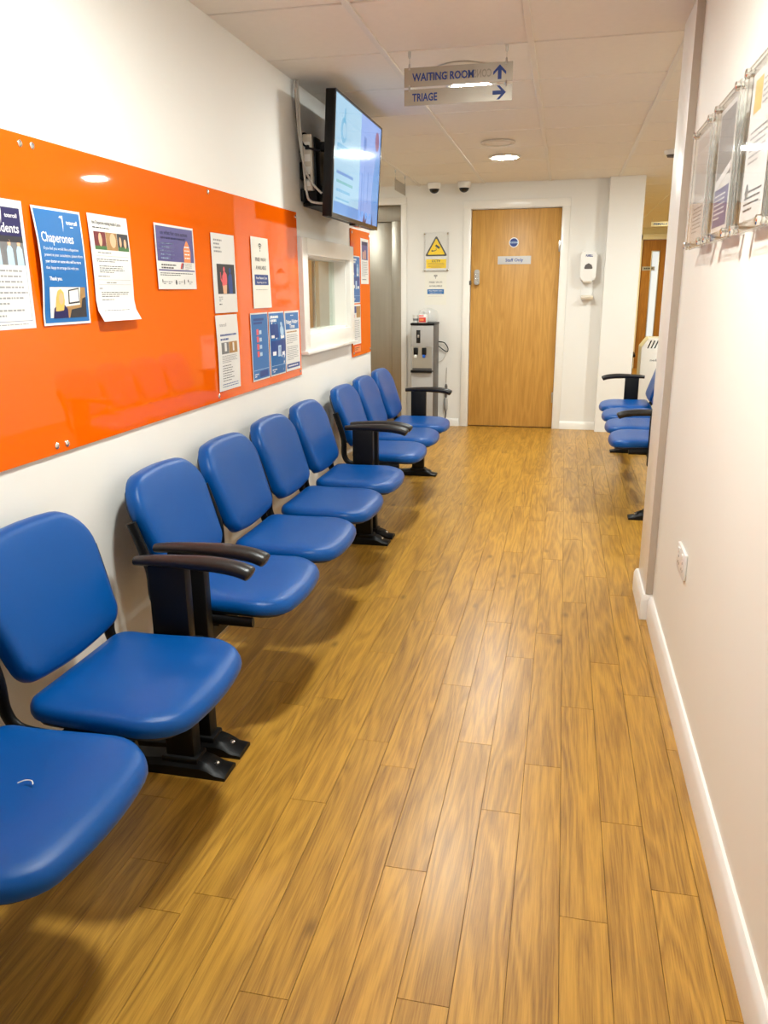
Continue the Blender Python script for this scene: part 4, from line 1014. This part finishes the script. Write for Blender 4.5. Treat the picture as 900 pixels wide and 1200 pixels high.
# things on top of it
t = thing('cup_bag', 'clear plastic bag of paper cups on top of the water cooler', 'cup bag', (-1.27, 7.64, cz))
b = NB(); lathe(b, [(.09, .001), (.10, .02), (.10, .07), (.085, .105), (.04, .13), (0, .135)], (-1.275, 7.66, cz), 20); obj('bag', b, 'bag', t)
for k in range(3):
    b = NB(); lathe(b, [(.022, .003 + .012 * k), (.032, .075 + .012 * k), (.030, .075 + .012 * k), (.0, .01 + .012 * k)], (-1.30 + .0, 7.70, cz), 16); obj('cup', b, 'paper', t)
t = thing('carton', 'small red and white carton on top of the water cooler', 'carton', (-1.305, 7.5, cz))
b = NB(); box(b, -1.335, -1.262, 7.475, 7.545, cz, cz + .075, .002); bd = obj('box', b, 'white_plastic', t)
b = NB(); box(b, -1.331, -1.266, 7.4735, 7.4755, cz + .006, cz + .05); obj('red_label', b, 'red', bd)
b = NB(); box(b, -1.325, -1.285, 7.473, 7.4745, cz + .018, cz + .038); obj('label_patch', b, 'peach', bd)
b = NB(); box(b, -1.331, -1.285, 7.4735, 7.4755, cz + .06, cz + .07); obj('red_strip', b, 'red', bd)
t = thing('paper_cup', 'white paper cup with grey print standing beside the red carton', 'cup', (-1.37, 7.51, cz))
b = NB(); lathe(b, [(.022, 0), (.031, .072), (.033, .074), (.030, .074), (.0, .02)], (-1.368, 7.51, cz), 20); obj('cup', b, 'paper', t)
b = NB(); lathe(b, [(.0252, .02), (.0278, .04)], (-1.368, 7.51, cz), 20); obj('print', b, 'grey_print', t)
cable('black cable looping out from the side of the water cooler', [(cx1 - .01, 7.77, .83), (-1.13, 7.765, .82), (-1.095, 7.77, .77), (-1.10, 7.775, .735), (-1.13, 7.775, .745), (cx1 - .005, 7.77, .79)], .005, 'black')
cable('thin grey water pipe along the back wall beside the cooler', [(-1.11, 7.78, .735), (-1.14, 7.782, .66), (cx1 - .005, 7.78, .63)], .003, 'cable_grey')
t = thing('pipe_filter', 'grey inline water filter on a thin pipe by the skirting', 'water filter', (-1.105, 7.765, .02))
b = NB(); sweep(b, [(-1.105, 7.775, .58), (-1.107, 7.772, .42)], .003, n=8, up=Vector((1, 0, 0))); obj('pipe', b, 'cable_grey', t)
b = NB(); lathe(b, [(.006, .42), (.014, .40), (.014, .30), (.010, .285)], (-1.107, 7.768, 0), 14); obj('valve', b, 'dark_plastic', t)
b = NB(); lathe(b, [(.010, .285), (.020, .27), (.020, .17), (.008, .15)], (-1.107, 7.768, 0), 14); obj('cartridge', b, 'grey_plastic', t)
b = NB(); sweep(b, smooth_path([(-1.107, 7.768, .155), (-1.11, 7.768, .09), (-1.135, 7.76, .02)], 6), .006, n=8, up=Vector((1, 0, 0))); obj('hose', b, 'dark_plastic', t)

# ------------------------------------------------------------------ hand sanitiser dispenser
t = thing('sanitiser_dispenser', 'white hand sanitiser dispenser on the wall right of the oak door', 'dispenser', (.19, YB, 1.23))
dc = .193
b = NB(); prism(b, rounded([(-.070, 0), (.070, 0), (.074, .265), (-.074, .265)], [.03, .03, .035, .035]), lambda u, v, d: Vector((dc + u, YB - d, 1.385 + v)), 0, .085)
bmesh.ops.bevel(b, geom=[e for e in b.edges if abs(e.verts[0].co.y - (YB - .085)) < 1e-4 and abs(e.verts[1].co.y - (YB - .085)) < 1e-4], offset=.014, segments=3, affect='EDGES', profile=.5)
bd = obj('housing', b, 'white_plastic', t)
s = Sheet((dc - .07, YB - .0855, 1.385), (1, 0, 0), (0, 0, 1), (0, -1, 0), .14, .265); s.t = .0002
s.text('logo', 'PURELL', .074, .212, .026, 'sign_blue', bd, 'c', .04, width=.062)
s.poly('window', rounded([(.030, .105), (.110, .105), (.098, .140), (.07, .156), (.042, .140)], .008, 4), 'dark_plastic', bd, 1)
b = NB(); box(b, dc - .045, dc + .04, YB - .083, YB - .02, 1.368, 1.386, .006); obj('nozzle_cover', b, 'beige_plastic', t)
b = NB(); box(b, dc - .055, dc + .055, YB - .006, YB, 1.235, 1.40, .002); tr = obj('back_plate', b, 'white_plastic', t)
b = NB(); prism(b, [(0, 1.232), (.075, 1.222), (.085, 1.240), (.078, 1.241), (.070, 1.232), (.0, 1.262)], lambda u, v, d: Vector((dc - .05 + d, YB - u, v)), 0, .11); obj('drip_tray', b, 'beige_plastic', t)

# ------------------------------------------------------------------ right wall: socket and acrylic frames
t = thing('wall_socket', 'white double socket low on the right wall', 'socket', (XR, 2.5, .46))
b = NB(); box(b, XR - .010, XR, 2.44, 2.586, .435, .521, .003); pl = obj('plate', b, 'white_plastic', t)
for y in (2.475, 2.55):
    b = NB(); box(b, XR - .013, XR - .0095, y - .008, y + .008, .496, .512, .001); obj('switch', b, 'gloss', pl)
    b = NB()
    for dy, z in ((0, .482), (-.011, .460), (.011, .460)): box(b, XR - .0104, XR - .0095, y + dy - .003, y + dy + .003, z - .004, z + .004)
    obj('pin_slot', b, 'dark_plastic', pl)
def acrylic_frame(label, y_far, style):
    W, H, z0, xs = .285, .342, 1.432, XR - .036
    t = thing('acrylic_frame', label, 'notice frame', (XR, y_far, z0), group='clear acrylic notice frames on the right wall')
    s = Sheet((xs - .0035, y_far - .037, z0 + .022), (0, -1, 0), (0, 0, 1), (-1, 0, 0), A4W, A4H); s.base('sheet', 'paper', t, nx=1, ny=1)
    if style == 0:
        s.rect('print_upper', .012, .11, .198, .285, 'pale_print', t); s.lines('print_text', .02, .19, .092, 7, .011, .004, 'ink_light', t, 131)
    elif style == 1:
        s.rect('print_upper', .012, .13, .198, .285, 'grey_print', t); s.poly('print_slant', [(.012, .105), (.198, .14), (.198, .158), (.012, .125)], 'white_ink', t, 2); s.rect('print_lower', .012, .012, .198, .105, 'purple', t); s.lines('print_text', .025, .18, .09, 6, .011, .004, 'white_ink', t, 133, lev=3)
    else:
        s.rect('print_photo', .03, .215, .10, .28, 'yellow' if False else 'blonde', t); s.lines('print_text', .11, .19, .27, 5, .011, .004, 'ink_light', t, 135); s.lines('print_text', .03, .19, .18, 6, .012, .004, 'ink_light', t, 136); s.lines('print_text', .03, .19, .06, 4, .012, .004, 'ink', t, 137)
        s.poly('print_emblem', s.ell(.05, .06, .014, .016), 'grey_print', t)
    for nm, a, c in (('rear_plate', xs, xs + .004), ('front_plate', xs - .0095, xs - .0055)):
        b = NB(); box(b, a, c, y_far - W, y_far, z0, z0 + H, .0006, 1); obj(nm, b, 'acrylic', t)
    b = NB()
    for q in ((y_far - W - .0004, y_far - W + .0012, z0, z0 + H), (y_far - .0012, y_far + .0004, z0, z0 + H), (y_far - W, y_far, z0 - .0004, z0 + .0012), (y_far - W, y_far, z0 + H - .0012, z0 + H + .0004)):
        box(b, xs - .0092, xs - .0058, *q); box(b, xs + .0003, xs + .0037, *q)
    obj('polished_edge', b, 'acrylic_edge', t)
    for y in (y_far - .012, y_far - W + .012):
        for z in (z0 + .012, z0 + H - .012):
            b = NB(); lathe(b, [(.0075, 0), (.0075, -.0452), (.0105, -.0455), (.0105, -.053), (.008, -.055), (0, -.055)], (XR, y, z), 16, 'X'); obj('standoff', b, 'chrome', t)
acrylic_frame('clear acrylic notice frame nearest the white wall edge', 2.775, 0)
acrylic_frame('clear acrylic notice frame with dark violet lower print, middle one', 2.405, 1)
acrylic_frame('clear acrylic notice frame cut off by the right picture edge', 2.035, 2)

# ------------------------------------------------------------------ air purifier beyond the chairs
t = thing('air_purifier', 'white boxy air purifier with black slanted vents behind the right bench', 'air purifier', (.98, 8.15, 0))
ax0, ay0, az = .735, 7.95, .862
b = NB(); prism(b, [(0, 0), (.48, 0), (.48, az), (.062, az), (0, az - .085)], lambda u, v, d: Vector((ax0 + u, ay0 + d, v)), 0, .32)
bmesh.ops.bevel(b, geom=list(b.edges), offset=.006, segments=2, affect='EDGES', profile=.5); bd = obj('body', b, 'white_plastic', t)
s = Sheet((ax0, ay0, 0), (1, 0, 0), (0, 0, 1), (0, -1, 0), .48, az); s.t = .0004
for k in range(13): s.poly('vent', [(.050 + .031 * k, az - .095), (.062 + .031 * k, az - .095), (.090 + .031 * k, az - .022), (.078 + .031 * k, az - .022)], 'blackgloss', bd, 1)
s.text('lettering', 'medicine', .085, az - .215, .030, 'ink', bd, 'l', .01, width=.115)
